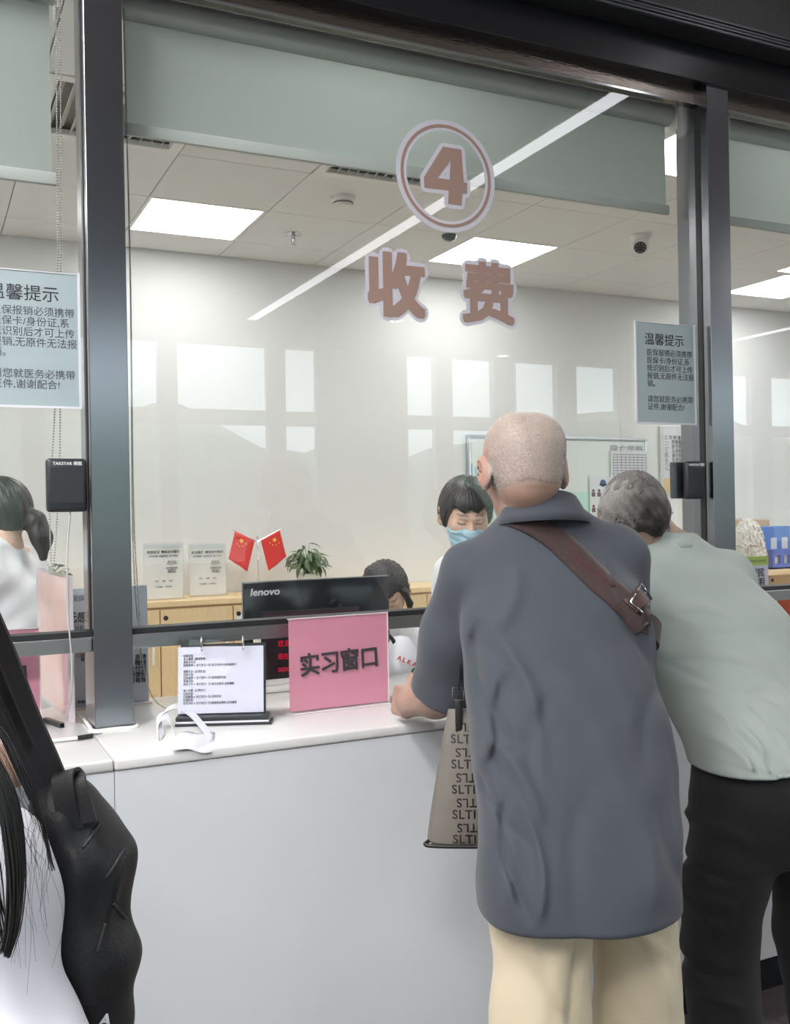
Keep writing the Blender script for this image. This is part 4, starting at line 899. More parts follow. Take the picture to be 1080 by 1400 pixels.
def cloth_wrinkle(f, amp=.0025, k=1.0):
    f = RIP(f, amp, [(9*k, 6*k, 16*k, .3), (-14*k, 5*k, 7*k, 1.7), (5*k, -11*k, -12*k, 4.1)])
    return RIP(f, amp*.35, [(31*k, 12*k, 22*k, .9), (-26*k, 18*k, 40*k, 2.2)])
CLX = {}
def cloth(name, rgb, **k): return mat(name, rgb, k.pop('rough', .85), noise=k.pop('noise', .04), nscale=k.pop('nscale', 8), bump=k.pop('bump', .35), bscale=k.pop('bscale', 700), sheen=k.pop('sheen', .15), **k)

# ---------------------------------------------------------------- clerks behind the glass
M_hair = mat('black_hair', (30, 29, 31), .42, noise=.25, nscale=120, stretch=(3, 3, .4), spec=.6)
M_coat = cloth('white_coat_cloth', (226, 228, 232), bscale=900, noise=.02)
def strand_relief(f, c, R, amp=.0016, fq=70):
    c = A_(*c)
    def g(P):
        L = (P-c)@R; a = np.arctan2(L[:, 0], -L[:, 1]+.02); return f(P)+amp*np.sin(a*fq+4*np.sin(L[:, 2]*40))*.6+amp*.6*np.sin(a*fq*.43+L[:, 2]*60)
    return g
def hair_cap(hd, hR, lowz, frontz, thick=.014, side=None, puff=0):
    def f(P):
        L = (P-A_(*hd))@hR; d = ell((0, -.012, .020+puff*.5), (.077+thick, .098+thick, .086+thick+puff))(L)
        d = smin(d, ell((0, -.045, -.02), (.066+thick, .06+thick, .07+thick))(L), .03)
        cut = np.where(L[:, 1] > .045, frontz, lowz)+0*L[:, 0]; t = np.clip((L[:, 1]-.015)/.05, 0, 1); cut = lowz+(frontz-lowz)*t*t*(3-2*t)+.006*np.sin(L[:, 0]*130+1)*t
        d = smax(d, cut-L[:, 2], .008); return d
    return f
# ---------------------------------------------------------------- man in the grey-blue shirt
t = place(thing('person', 'cropped-haired man in grey-blue polo shirt leaning on the counter beside the pink sign', 'person', (1.17, 1.60, 0), math.radians(-20))); man1 = t
elL = Wl(t, 612, 950, 2.34); wrL = Wl(t, 560, 962, 2.50); hd = Wl(t, 714, 642, 2.20); hR = rotm(yaw=5) @ rotm(pitch=-12)
J = dict(pelvis=(0, 0, .88), chest=(0, .19, 1.22), neck=(-.008, .27, 1.475), shL=(-.172, .275, 1.375), elL=elL, wrL=wrL, shR=(.170, .275, 1.405), elR=(.21, .44, 1.09), wrR=(.06, .70, 1.01),
         hipL=(-.09, 0, .86), knL=(-.11, .0, .47), anL=(-.11, -.03, .085), hipR=(.09, 0, .86), knR=(.11, .06, .47), anR=(.12, .05, .085))
wv = Vector(wrL); hdir = (Vector(Wl(t, 541, 958, 2.59))-wv)
hdir.z = -.005
hands = [(wv, tuple(hdir), (1, .1, -.15), 58, -1, 1), (J['wrR'], (-.4, .9, -.1), (0, .1, -1), 30, 1, 6)]
def hc1(V, L, c):
    x, y, z = L[:, 0], L[:, 1], L[:, 2]; back = sst(.05, -.02, y); line = -.052+.055*sst(-.02, .05, y)+.03*sst(.0, .08, y)
    m = sst(-.012, .02, z-line+.006*noise3(L, 90, 2))*(np.linalg.norm(L, axis=1) < .14)*sst(.052, .02, y-.55*np.maximum(z-.02, 0)); m = m*(1-sst(.0, .6, (np.abs(x) > .0835)*1.0)*sst(.03, -.0, np.abs(y+.01)-.03)*sst(.04, .03, np.abs(z)))
    m = m*(.72+.28*noise3(L, 260, 5)); top = sst(.06, .11, z); hcx = lerp3(s2l((156, 147, 141)), s2l((188, 182, 177)), np.clip(sst(-.02, .02, -y+.02*noise3(L, 60, 8))*.5+top*.5, 0, 1))
    dk = sst(.2, .8, noise3(L, 45, 3)); hcx = hcx*(1-.22*dk[:, None]); k = np.clip(m*.80, 0, 1)[:, None]; c = c*(1-k)+hcx*k
    wr = sst(.004, .0015, np.abs(z+.048-.02*x+.004*np.sin(x*60)))*sst(.055, .03, np.abs(x))*back; wr2 = sst(.004, .0015, np.abs(z+.060))*sst(.04, .02, np.abs(x))*back
    c = c*(1-.25*(wr+wr2*.6)[:, None]); red = (np.abs(x) > .082)*(np.linalg.norm(L, axis=1) < .13); c = c*(1-red[:, None]*np.array([[-.02, .07, .07]])); return c
def ex1(f):
    n1 = T3(hd, hR, FOLD(lambda P: 0*P[:, 0], [((-.035, -.078, -.040), (.035, -.078, -.042), .007, .0035), ((-.035, -.076, -.050), (.035, -.076, -.052), .005, -.003), ((-.03, -.074, -.060), (.03, -.074, -.062), .007, .003)]))
    return lambda P: f(P)+np.where(np.abs(P[:, 2]-hd[2]) < .12, n1(P), 0)
build_body(t, J, SK1, hd, hR, hc1, h=.0056, hh=.003, extra=ex1, hands=hands, neckr=.055, hs=1.06, sq=True, armk=1.16)
# stubble: short fine hairs standing on the scalp
def stubble(name, t, hd, hR, n, L0, m, keep, r=.00045, hs=1.0, sq=False):
    V = []; F = []; rs = np.random.RandomState(3); k = 0; f = head_f(sq=sq)
    D = rs.normal(size=(n*3, 3)); D /= np.linalg.norm(D, axis=1)[:, None]; S = np.zeros(len(D)); P = D*.03
    for _ in range(24): d = f(P.astype(np.float32)); P = P+D*d[:, None]*.9
    K = keep(P); P = P[K][:n]; D = D[K][:n]
    for p, d in zip(P, D):
        d = d+rs.normal(size=3)*.35+np.array([0, -.2, -.35]); d /= np.linalg.norm(d); s = np.cross(d, rs.normal(size=3)); s /= np.linalg.norm(s)
        b = len(V); q = p-d*.001; e = p+d*L0*rs.uniform(.6, 1.2); s2 = np.cross(d, s)*r; V += [q+s*r, q-s*r*.5+s2, q-s*r*.5-s2, e]; F += [(b, b+1, b+3), (b+1, b+2, b+3), (b+2, b, b+3)]
    V = hs*np.array(V)@np.array(hR).T+np.array(hd); me = bpy.data.meshes.new(name); me.from_pydata(V.tolist(), [], F); o = obj(name, me, m, t); o['kind'] = 'stuff'; return o
stubble('cropped_hair', t, hd, hR, 15000, .0052, mat('grey_stubble', (206, 200, 194), .7), lambda P: (P[:, 2] > -.05+.055*sst(-.02, .05, P[:, 1])+.06*sst(.02, .07, P[:, 1])) & (np.abs(P[:, 0]) < .0835) & (P[:, 1] < .07), r=.0005, hs=1.06, sq=True)
M_s1 = cloth('grey_blue_cotton', (64, 68, 77))
slL = (np.array(elL)-A_(*J['shL'])); slL = slL/np.linalg.norm(slL); eL = A_(*elL); cutL = eL-slL*.012
tor = loft([(.745, -.020, -.045, .194, .156), (.82, -.016, -.03, .194, .158), (.95, -.010, .03, .196, .158), (1.08, -.004, .10, .202, .158), (1.20, 0, .16, .206, .148), (1.31, 0, .205, .200, .132), (1.40, 0, .245, .165, .102), (1.465, -.003, .260, .112, .085), (1.525, -.006, .268, .082, .074)], 2.35, .012)
sR = A_(.21, .44, 1.09); dR = sR-A_(*J['shR']); dR /= np.linalg.norm(dR)
slv = INT(U([cone(J['shL'], tuple(eL-slL*.16), .072, .080), (cone(tuple(eL-slL*.16), tuple(eL+slL*.05), .080, .096), .05)], .02), half(cutL, slL), .006)
slv = SUB(slv, cone(tuple(eL-slL*.12), tuple(eL+slL*.06), .064, .090), .003)
svr = INT(cone(J['shR'], tuple(sR), .072, .085), half(sR-dR*.05, dR), .006)
yoke = U([cone((-.04, .265, 1.458), (-.162, .272, 1.375), .060, .068), cone((.04, .265, 1.468), (.162, .272, 1.405), .060, .068)], .04)
sh = U([tor, (yoke, .05), (slv, .016), (svr, .025)], .03)
fo = [((-.155, .14, 1.22), (-.205, .10, 1.02), .022, .014), ((-.135, .10, 1.25), (-.17, .04, 1.05), .016, -.012), ((-.10, .06, 1.16), (-.14, .0, .98), .02, .008), ((-.20, .02, .98), (-.16, -.09, .78), .028, -.012), ((-.22, .06, 1.0), (-.19, -.05, .80), .02, .010),
      ((-.17, .30, 1.36), (-.20, .36, 1.2), .016, -.010), ((-.14, .22, 1.33), (-.175, .24, 1.18), .014, .009), ((.13, .18, 1.34), (.16, .12, 1.18), .014, -.009), ((.10, .2, 1.36), (.12, .10, 1.2), .015, .007), ((.02, .02, 1.1), (.12, -.05, .9), .03, .006), ((.05, -.08, .98), (.17, -.12, .76), .03, .006), ((-.05, -.1, .95), (-.08, -.18, .74), .03, -.005),
      (tuple(eL-slL*.2), tuple(eL-slL*.02+A_(-.06, 0, .0)), .014, .008), (tuple(eL-slL*.16+A_(.03, -.05, 0)), tuple(eL-slL*.02+A_(.02, -.08, 0)), .012, .008)]
gb = lambda P: (.04+.55*(P[:, 2]-1.0))-P[:, 1]
fb = [((-.175, 1.30), (-.150, 1.06), .016, -.012), ((-.150, 1.27), (-.105, 1.02), .018, .010), ((-.130, 1.20), (-.170, .98), .015, -.009), ((-.19, 1.08), (-.115, .93), .018, .009), ((-.205, 1.0), (-.14, .90), .012, -.007), ((-.165, .98), (-.150, .78), .010, -.011), ((-.150, .98), (-.135, .78), .010, .008), ((-.19, .96), (-.185, .80), .014, .007),
      ((.06, 1.38), (.14, 1.22), .018, .006), ((.11, 1.40), (.165, 1.20), .013, -.009), ((.14, 1.36), (.185, 1.18), .012, .008), ((.17, 1.16), (.10, 1.02), .022, -.006), ((.185, 1.10), (.16, .86), .020, .006), ((.0, 1.28), (.10, 1.10), .030, .005), ((-.05, 1.20), (.05, .98), .035, .005), ((.12, .98), (.17, .78), .022, -.006), ((.05, 1.0), (.08, .78), .03, .005), ((-.03, .98), (-.06, .77), .025, -.005), ((-.09, 1.40), (-.15, 1.28), .018, .007), ((-.06, 1.16), (-.12, 1.0), .02, -.006), ((-.18, 1.22), (-.205, 1.02), .012, .008)]
sh = FOLDB(sh, [(a, b, r*.85, h*1.5) for a, b, r, h in fb], gb); sh = cloth_wrinkle(FOLD(sh, [(a, b, r*.8, h*1.3) for a, b, r, h in fo[-2:]]), .0030)
hemc = SUB(sh, lambda P: P[:, 2]-(.76+.020*np.sin((P[:, 0]+.05)*4.0)**2-.10*np.maximum(0, P[:, 1]+.02)*0), .004)
shirt = mk('polo_shirt', net(sh, (-.40, -.26, .69), (.36, .56, 1.55), .0058), M_s1, t)
# collar: a folded band
def collar(t, rings, m, nm='collar', n=64):
    bm = BM(); R_ = []
    for (cx_, cy_, cz_, a, b, tilt) in rings:
        R_.append([bm.verts.new((cx_+a*math.sin(q), cy_-b*math.cos(q), cz_+tilt*(-math.cos(q)))) for q in [2*math.pi*i/n for i in range(n)]])
    for a, b in zip(R_, R_[1:]):
        for i in range(n): bm.faces.new((a[i], a[(i+1) % n], b[(i+1) % n], b[i]))
    o = obj(nm, bm, m, t, smooth=60); md = o.modifiers.new('s', 'SOLIDIFY'); md.thickness = .003; return o
collar(t, [(-.006, .256, 1.484, .108, .104, -.014), (-.007, .258, 1.498, .102, .099, -.020), (-.009, .262, 1.522, .090, .088, -.028), (-.010, .264, 1.532, .084, .083, -.031), (-.010, .264, 1.526, .081, .079, -.030), (-.010, .262, 1.48, .076, .072, .0)], M_s1)
M_t1 = cloth('beige_trouser_cloth', (214, 200, 172), noise=.03)
tr1 = U([loft([(.72, .0, .01, .12, .10), (.80, .0, -.01, .180, .14), (.86, 0, -.01, .168, .12), (.90, 0, .01, .15, .10)], 2.3, .05), (cone((-.092, -.03, .80), (-.105, -.03, .44), .104, .094), .012), (cone((-.115, -.01, .44), (-.115, -.03, .09), .092, .085), .02), (cone((.108, .03, .80), (.125, .06, .44), .090, .086), .012), (cone((.125, .06, .44), (.13, .05, .09), .092, .085), .02)], .02)
tr1 = INT(tr1, half((0, 0, .055), (0, 0, -1)), .004)
tr1 = FOLDB(tr1, [((-.02, .78), (-.01, .3), .012, -.022), ((-.16, .74), (-.05, .40), .016, .010), ((-.12, .72), (-.03, .52), .013, -.009), ((.05, .76), (.16, .50), .014, .010), ((.10, .76), (.17, .60), .012, -.008), ((-.14, .56), (-.06, .36), .02, .008), ((.06, .52), (.16, .34), .02, .008)], lambda P: .05-P[:, 1]); tr1 = cloth_wrinkle(FOLD(tr1, [((-.06, -.12, .74), (-.15, -.10, .5), .02, .008), ((.02, -.08, .72), (.14, -.04, .52), .02, -.01), ((.06, -.10, .76), (.17, -.02, .60), .016, .009), ((-.02, -.12, .70), (-.05, -.1, .45), .02, -.008)]), .003)
mk('trousers', net(tr1, (-.30, -.22, .03), (.32, .24, .98), .0085), M_t1, t)
def shoe(t, an, ang=0):
    R = rotm(yaw=ang); f = U([T3(an, R, U([ell((0, .07, -.035), (.052, .14, .045)), (cone((0, -.03, .0), (0, -.02, .03), .045, .045), .03)], .03))], 0); f = INT(f, half((0, 0, .0025), (0, 0, -1)), .004); return f
M_shoe = mat('dark_shoe_leather', (40, 36, 34), .4)
for s_ in 'LR': a = J['an'+s_]; mk('shoe', net(shoe(t, a), (a[0]-.1, a[1]-.12, 0), (a[0]+.1, a[1]+.26, .14), .008), M_shoe, t)
# brown strap laid over the shirt by projecting onto it
def bvh_of(objs):
    bpy.context.view_layer.update(); dg = bpy.context.evaluated_depsgraph_get(); V = []; F = []
    for o in objs:
        n0 = len(V); V += [o.matrix_world @ v.co for v in o.data.vertices]; F += [tuple(n0+i for i in p.vertices) for p in o.data.polygons]
    return BVHTree.FromPolygons(V, F)
def project(bv, px, py, off=.004):
    d = Vector(ray(px, py)).normalized(); o = Vector((0, 0, HC)); h = bv.ray_cast(o, d)
    if h[0] is None: return None
    n = h[1] if h[1].dot(d) < 0 else -h[1]; return h[0]+n*off, n
def strip_on(bv, t, pts, wpx, name, m, off=.004, th=.003, per=10, extra0=None, cols=6):
    """lay a strap of width wpx over a garment; pts trace its centre line"""
    P = catmull([(x, y, 0) for x, y in pts], per); G = []; dist = []
    for i, p in enumerate(P):
        tg = (P[min(i+1, len(P)-1)]-P[max(i-1, 0)]).normalized(); s = Vector((-tg.y, tg.x, 0)); row = []
        for j in range(cols+1):
            q = p+s*wpx*(j/cols-.5); r = project(bv, q.x, q.y, off); row.append(r)
        G.append(row)
    inv = t.matrix_world.inverted(); bm = BM(); gv = []
    for row in G:
        ok = [r for r in row if r]
        if len(ok) < 2: continue
        c = sum((r[0] for r in ok), Vector())/len(ok)
        if (ok[0][0]-ok[-1][0]).length > .2: continue
        gv.append([bm.verts.new(inv @ (r[0] if r else c)) for r in row])
    for a, b in zip(gv, gv[1:]):
        for j in range(cols): bm.faces.new((a[j], a[j+1], b[j+1], b[j]))
    o = obj(name, bm, m, t, smooth=True); md = o.modifiers.new('s', 'SOLIDIFY'); md.thickness = th; md.offset = 0; return o
bv = bvh_of([shirt])
bag1 = place(thing('crossbody_bag', 'brown crossbody strap with chrome buckle over the back of the grey-blue shirt', 'bag', tuple(man1.matrix_world @ Vector((0, .2, 1.2)))))
M_br = cloth('dark_brown_webbing', (56, 39, 39), bscale=400, bump=.6)
strip_on(bv, bag1, [(700, 704), (722, 713), (750, 730), (780, 757), (815, 792), (845, 818), (866, 840), (880, 858)], 33, 'strap', M_br, .005)
r_ = project(bv, 873, 850, .006); e0 = man1.matrix_world.inverted() @ r_[0]; tm_ = bag1.matrix_world.inverted() @ man1.matrix_world
bm = ribbon_mesh([tm_ @ Vector(q) for q in (tuple(e0), ((e0.x+.216)/2+.010, (e0.y+.15)/2-.006, e0.z-.018), (.222, .16, e0.z-.05), (.205, .25, e0.z-.08), (.14, .312, e0.z-.11), (.02, .33, e0.z-.14), (-.10, .32, e0.z-.12))], .045, axis=tuple(tm_.to_3x3() @ Vector((.25, .25, 1))), th=.0015); obj('strap', bm, M_br, bag1, smooth=30)
def strap_text(bv, t, body, pts, hpx, m):
    P = catmull([(x, y, 0) for x, y in pts], 16); L = [0]
    for a, b in zip(P, P[1:]): L.append(L[-1]+(b-a).length)
    o = text('strap_lettering', body, 1, (0, 0, 0), m, None, ext=0, align='LEFT', flat=True, shear=.4); me = o.data; xs_ = [v.co.x for v in me.vertices]; x0, x1 = min(xs_), max(xs_); inv = t.matrix_world.inverted(); A = np.array([list(p) for p in P])
    for v in me.vertices:
        s = (v.co.x-x0)/(x1-x0)*L[-1]; q = [np.interp(s, L, A[:, k]) for k in (0, 1)]; q2 = [np.interp(s+2, L, A[:, k]) for k in (0, 1)]; q1 = [np.interp(s-2, L, A[:, k]) for k in (0, 1)]
        tg = Vector((q2[0]-q1[0], q2[1]-q1[1], 0)).normalized(); r = project(bv, q[0]+tg.y*v.co.y*hpx, q[1]-tg.x*v.co.y*hpx, .0075); v.co = inv @ (r[0] if r else Vector((0, 0, 0)))
    o.matrix_local = Matrix(); o.parent = t; return o
strap_text(bv, bag1, 'Charlie Show', [(775, 752), (800, 776), (838, 806)], 20, mat('dull_red_thread', (84, 36, 44), .7))
q0, nn_ = project(bv, 868, 824, .011); inv = bag1.matrix_world.inverted()
ctr_ = [(869, 803), (882, 816), (870, 840), (857, 828)]; pp = [project(bv, x, y, .015) for x, y in ctr_]; pl = [inv @ (r[0] if r else q0) for r in pp]
bm = BM(); tube(bm, pl+[pl[0]], .0028, 8, 1, smooth=False); obj('buckle', bm, M_chrome, bag1, smooth=True)
bm = BM(); tube(bm, [pl[0].lerp(pl[1], .5), pl[2].lerp(pl[3], .5)], .0014, 6, 1, smooth=False); obj('buckle_bar', bm, M_chrome, bag1)
strip_on(bv, bag1, [(860, 815), (868, 824), (877, 835)], 24, 'strap_end', mat('dark_brown_tab', (70, 48, 46), .6), .0085)

# black tote with letter print hanging in front of the leaning man
t = place(thing('handbag', 'grey monogram handbag hanging between the counter and the grey-blue shirt', 'bag', tuple(W(672, 1150, 2.22)), math.radians(-27))); hb = t
M_bag = mat('grey_printed_canvas', (112, 107, 100), .6, bump=.4, bscale=500, noise=.06); M_blk = mat('black_leather', (34, 32, 33), .4)
Hb = .30; rings = []
bm = BM(); prof = [(0, .135, .045), (.012, .145, .055), (.06, .138, .055), (.15, .122, .046), (.24, .105, .032), (.29, .095, .018), (Hb, .093, .006)]
R_ = []
for z, a, b in prof: R_.append([bm.verts.new((math.copysign(abs(math.cos(q))**.45, math.cos(q))*a, math.copysign(abs(math.sin(q))**.6, math.sin(q))*b, z)) for q in [2*math.pi*i/40 for i in range(40)]])
for a, b in zip(R_, R_[1:]):
    for i in range(40): bm.faces.new((a[i], a[(i+1) % 40], b[(i+1) % 40], b[i]))
bm.faces.new(R_[0][::-1]); bm.faces.new(R_[-1]); bagm = obj('bag_body', bm, M_bag, t, smooth=40)
bm = BM(); tube(bm, [(-.142, -.02, .01), (-.14, -.056, .010), (0, -.060, .008), (.14, -.056, .010)], .0045, 6, 6); obj('bottom_piping', bm, M_blk, t, smooth=True)
bvb = bvh_of([bagm]); inv = t.matrix_world.inverted(); me_inv = inv
for r_ in range(10):
    row = 'SLTI SLTI SLTI' if r_ % 2 == 0 else 'ITLS ITLS ITLS'
    o = text('letter_print', row, .027, (0, 0, 0), mat('dark_grey_letter_print', (58, 54, 55), .6), t, ext=0, flat=True, space=1.1, bold=.0006); me = o.data; z0 = .022+r_*.027
    for v in me.vertices:
        x = v.co.x*(-1 if r_ % 2 else 1)+(.01 if r_ % 2 else 0); y = v.co.y*(-1 if r_ % 2 else 1); z = z0+y; h = bvb.ray_cast(t.matrix_world @ Vector((x, -.3, z)), (t.matrix_world.to_3x3() @ Vector((0, 1, 0))).normalized())
        v.co = (me_inv @ (h[0]+h[1]*.0006)) if h[0] is not None else Vector((x, -.03, z))
    bmx = BM(); bmx.from_mesh(me); bad = [f for f in bmx.faces if any(abs(v.co.x) > .098+.13*max(0, .27-v.co.z)*.9 for v in f.verts)]; bmesh.ops.delete(bmx, geom=bad, context='FACES'); bmx.to_mesh(me); bmx.free(); o.matrix_local = Matrix()
for x in (-.070, .070):
    bm = BM(); box(bm, x-.008, x+.008, -.026, -.018, .235, .325, bev=.003); o = obj('strap_tab', bm, M_blk, t, smooth=30)
    bm = BM(); tube(bm, [(x-.012, -.022, .325), (x+.012, -.022, .325), (x+.012, -.022, .352), (x-.012, -.022, .352), (x-.012, -.022, .325)], .0022, 6, 1, smooth=False); obj('ring', bm, M_chrome, t)
bm = ribbon_mesh([(-.070, -.022, .345), (-.062, -.02, .42), (-.045, -.015, .50), (0, -.01, .56), (.05, -.012, .50), (.066, -.02, .42), (.070, -.022, .345)], .016, axis=(.15, 1, 0), th=.0015); obj('handle', bm, M_blk, t, smooth=30)

# ---------------------------------------------------------------- man in the pale green shirt
t = place(thing('person', 'grey-haired man in pale green shirt and black trousers bending over the counter', 'person', (1.80, 1.72, 0), math.radians(-6))); man2 = t
hd = Wl(t, 866, 710, 2.70); hR = rotm(yaw=-22) @ rotm(pitch=-36)
J = dict(pelvis=(0, .0, .92), chest=(0, .25, 1.18), neck=(.0, .395, 1.40), shL=(-.18, .37, 1.315), elL=(-.27, .60, 1.04), wrL=(-.12, .80, 1.005), shR=(.18, .37, 1.315), elR=(.28, .58, 1.03), wrR=(.12, .78, 1.005),
         hipL=(-.09, 0, .88), knL=(-.12, .05, .48), anL=(-.13, -.02, .085), hipR=(.09, 0, .88), knR=(.19, .10, .48), anR=(.24, .10, .085))
def hc2(V, L, c):
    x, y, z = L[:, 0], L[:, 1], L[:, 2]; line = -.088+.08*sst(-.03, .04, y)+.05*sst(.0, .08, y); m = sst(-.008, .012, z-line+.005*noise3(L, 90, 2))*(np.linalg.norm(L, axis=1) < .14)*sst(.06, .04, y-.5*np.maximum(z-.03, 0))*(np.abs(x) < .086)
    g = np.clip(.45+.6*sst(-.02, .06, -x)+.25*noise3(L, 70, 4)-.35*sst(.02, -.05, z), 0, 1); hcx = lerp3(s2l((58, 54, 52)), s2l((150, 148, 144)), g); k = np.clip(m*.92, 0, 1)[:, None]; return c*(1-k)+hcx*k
hands = [(J['wrL'], (.5, .8, 0), (.1, 0, -1), 25, -1, 6), (J['wrR'], (-.5, .8, 0), (-.1, 0, -1), 25, 1, 6)]
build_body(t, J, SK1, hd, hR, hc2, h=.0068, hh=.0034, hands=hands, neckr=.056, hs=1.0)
KP = lambda P: (P[:, 2] > -.084+.08*sst(-.03, .04, P[:, 1])+.055*sst(.02, .07, P[:, 1])) & (np.abs(P[:, 0]) < .086) & (P[:, 1] < .075)
cap2 = RIP(hair_cap(tuple(hd), hR, -.092, .052, .0165), .0012, [(120, 60, 90, 0), (-90, 140, 60, 2)])
def c2(V):
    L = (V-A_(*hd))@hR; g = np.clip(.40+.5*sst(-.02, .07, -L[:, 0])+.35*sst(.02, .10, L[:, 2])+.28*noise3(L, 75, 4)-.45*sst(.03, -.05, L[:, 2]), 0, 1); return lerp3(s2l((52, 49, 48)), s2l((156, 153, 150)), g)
M_gh = mat('salt_and_pepper_hair', (120, 118, 116), .7, attr=True, noise=.35, nscale=260, bump=.8, bscale=420)
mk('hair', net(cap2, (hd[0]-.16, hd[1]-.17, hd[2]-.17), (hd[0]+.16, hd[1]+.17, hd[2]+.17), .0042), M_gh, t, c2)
stubble('short_grey_hair', t, hd, hR, 16000, .014, mat('short_grey_hair', (150, 147, 144), .6), lambda P: KP(P) & (P[:, 2]-.4*P[:, 0] > -.0), .00055, 1.17, False)
stubble('short_dark_hair', t, hd, hR, 9000, .010, mat('short_dark_hair', (60, 57, 56), .6), lambda P: KP(P) & ((P[:, 2] < .03) | (P[:, 0] > 0)), .0006, 1.17, False)
M_s2 = cloth('pale_green_cotton', (156, 165, 160), bscale=900)
tor = loft([(.90, 0, -.02, .205, .158), (.98, 0, .02, .205, .158), (1.07, 0, .115, .212, .165), (1.17, 0, .20, .220, .162), (1.27, 0, .28, .215, .148), (1.345, 0, .335, .175, .118), (1.40, 0, .38, .105, .082), (1.435, 0, .40, .07, .066)], 2.3, .012)
def sleeve(sh_, el_, r0, r1, fr=.9):
    d = A_(*el_)-A_(*sh_); L = np.linalg.norm(d); d = d/L; e = A_(*sh_)+d*L*fr; return SUB(INT(cone(sh_, tuple(A_(*sh_)+d*L), r0, r1), half(e, d), .006), cone(tuple(e-d*.06), tuple(e+d*.05), r1-.022, r1-.012), .003)
sh = U([tor, (cone((-.05, .375, 1.38), (-.165, .372, 1.322), .058, .066), .05), (cone((.05, .375, 1.38), (.165, .372, 1.322), .058, .066), .05), (sleeve(J['shL'], J['elL'], .070, .078), .04), (sleeve(J['shR'], J['elR'], .070, .078), .04)], .04)
sh = SUB(sh, lambda P: P[:, 2]-(.905+.16*(P[:, 0])*.0+.05*np.clip(-P[:, 1]*0, 0, 1)), .004) if False else sh
fo = [((-.18, .05, 1.10), (.02, .0, 1.06), .018, .007), ((-.20, .02, 1.06), (-.02, -.03, 1.01), .014, -.007), ((-.19, -.02, 1.02), (-.10, -.13, .90), .018, .009), ((-.15, .0, 1.03), (-.06, -.13, .90), .012, -.008), ((-.10, -.03, 1.02), (.0, -.15, .89), .016, .008),
      ((.02, -.0, 1.05), (.10, -.13, .90), .02, .008), ((.08, .05, 1.08), (.17, -.08, .92), .02, -.008), ((-.16, .12, 1.18), (.0, .09, 1.16), .02, .006), ((-.17, .10, 1.15), (-.02, .05, 1.12), .014, -.006), ((.0, .27, 1.31), (.12, .2, 1.22), .03, .004)]
gb2 = lambda P: (.10+.9*(P[:, 2]-1.0))-P[:, 1]
fb2 = [((-.20, 1.17), (.02, 1.11), .014, .009), ((-.20, 1.14), (-.02, 1.08), .012, -.008), ((-.20, 1.10), (-.03, 1.05), .012, .007), ((-.17, 1.06), (-.13, .93), .012, .012), ((-.15, 1.05), (-.11, .93), .010, -.011), ((-.125, 1.07), (-.06, .93), .014, .011), ((-.09, 1.06), (-.04, .94), .012, -.009), ((-.03, 1.10), (.04, .95), .018, .008), ((.04, 1.12), (.10, .95), .020, -.007), ((.09, 1.16), (.16, .98), .022, .008),
       ((.02, 1.32), (.15, 1.20), .025, .005), ((-.16, 1.27), (-.02, 1.25), .016, .007), ((-.16, 1.24), (-.03, 1.21), .012, -.006), ((.16, 1.30), (.20, 1.12), .02, .006), ((.0, .960), (.2, .975), .006, -.003), ((-.2, .945), (.0, .955), .006, -.003), ((-.19, 1.0), (-.16, .92), .010, .009)]
sh = cloth_wrinkle(FOLDB(sh, [(a, b, r*.85, h*1.35) for a, b, r, h in fb2], gb2), .0045, 1.15); sh = SUB(sh, lambda P: -(P[:, 2]*-1+.925+.10*P[:, 0])*-1 if False else P[:, 2]-(.928+.06*P[:, 0]), .004) if False else INT(sh, lambda P: (.925+.05*P[:, 0])-P[:, 2], .006)
shirt2 = mk('shirt', net(sh, (-.40, -.24, .88), (.42, .72, 1.46), .0066), M_s2, t)
collar(t, [(0, .385, 1.400, .098, .092, -.012), (0, .390, 1.418, .090, .086, -.014), (0, .396, 1.430, .082, .079, -.014), (0, .398, 1.39, .074, .072, .0)], M_s2)
M_t2 = cloth('black_trouser_cloth', (15, 15, 18), noise=.06, sheen=.05)
tr = U([loft([(.66, .0, .02, .12, .10), (.78, 0, .0, .185, .140), (.93, 0, -.005, .192, .145), (.99, 0, .02, .185, .138)], 2.3, .05), (cone((-.10, .0, .80), (-.125, .045, .46), .108, .090), .02), (cone((-.125, .045, .46), (-.13, -.02, .08), .090, .080), .02), (cone((.105, .0, .80), (.20, .095, .46), .104, .086), .01), (cone((.20, .095, .46), (.24, .10, .08), .086, .080), .02)], .02)
tr = INT(tr, half((0, 0, .05), (0, 0, -1)), .004)
tr = FOLDB(tr, [((-.22, .80), (-.14, .76), .014, .012), ((-.22, .70), (-.15, .68), .012, -.012), ((-.23, .62), (-.15, .60), .014, .012), ((-.22, .46), (-.14, .44), .014, -.012), ((-.22, .40), (-.14, .38), .012, .010), ((.02, .86), (.03, .66), .012, -.010)], lambda P: .12-P[:, 1]); tr = cloth_wrinkle(FOLD(tr, [((-.21, .0, .72), (-.16, -.08, .70), .02, .01), ((-.22, .02, .60), (-.18, -.05, .55), .02, .01), ((-.21, .03, .42), (-.15, -.03, .45), .02, -.01), ((-.21, .02, .34), (-.15, -.03, .36), .02, .01)]), .003, 1.3)
trm = mk('trousers', net(tr, (-.30, -.24, .03), (.40, .26, 1.03), .0085), M_t2, t)
bvt = bvh_of([trm]); strip_on(bvt, t, [(998, 1044), (1015, 1043), (1030, 1043), (1048, 1042)], 3, 'pocket_trim', mat('grey_zip_trim', (150, 150, 152), .3, metal=.6), .003, .002, 4, cols=2)
for s_ in 'LR': a = J['an'+s_]; mk('shoe', net(shoe(t, a), (a[0]-.1, a[1]-.12, 0), (a[0]+.1, a[1]+.26, .14), .008), M_shoe, t)

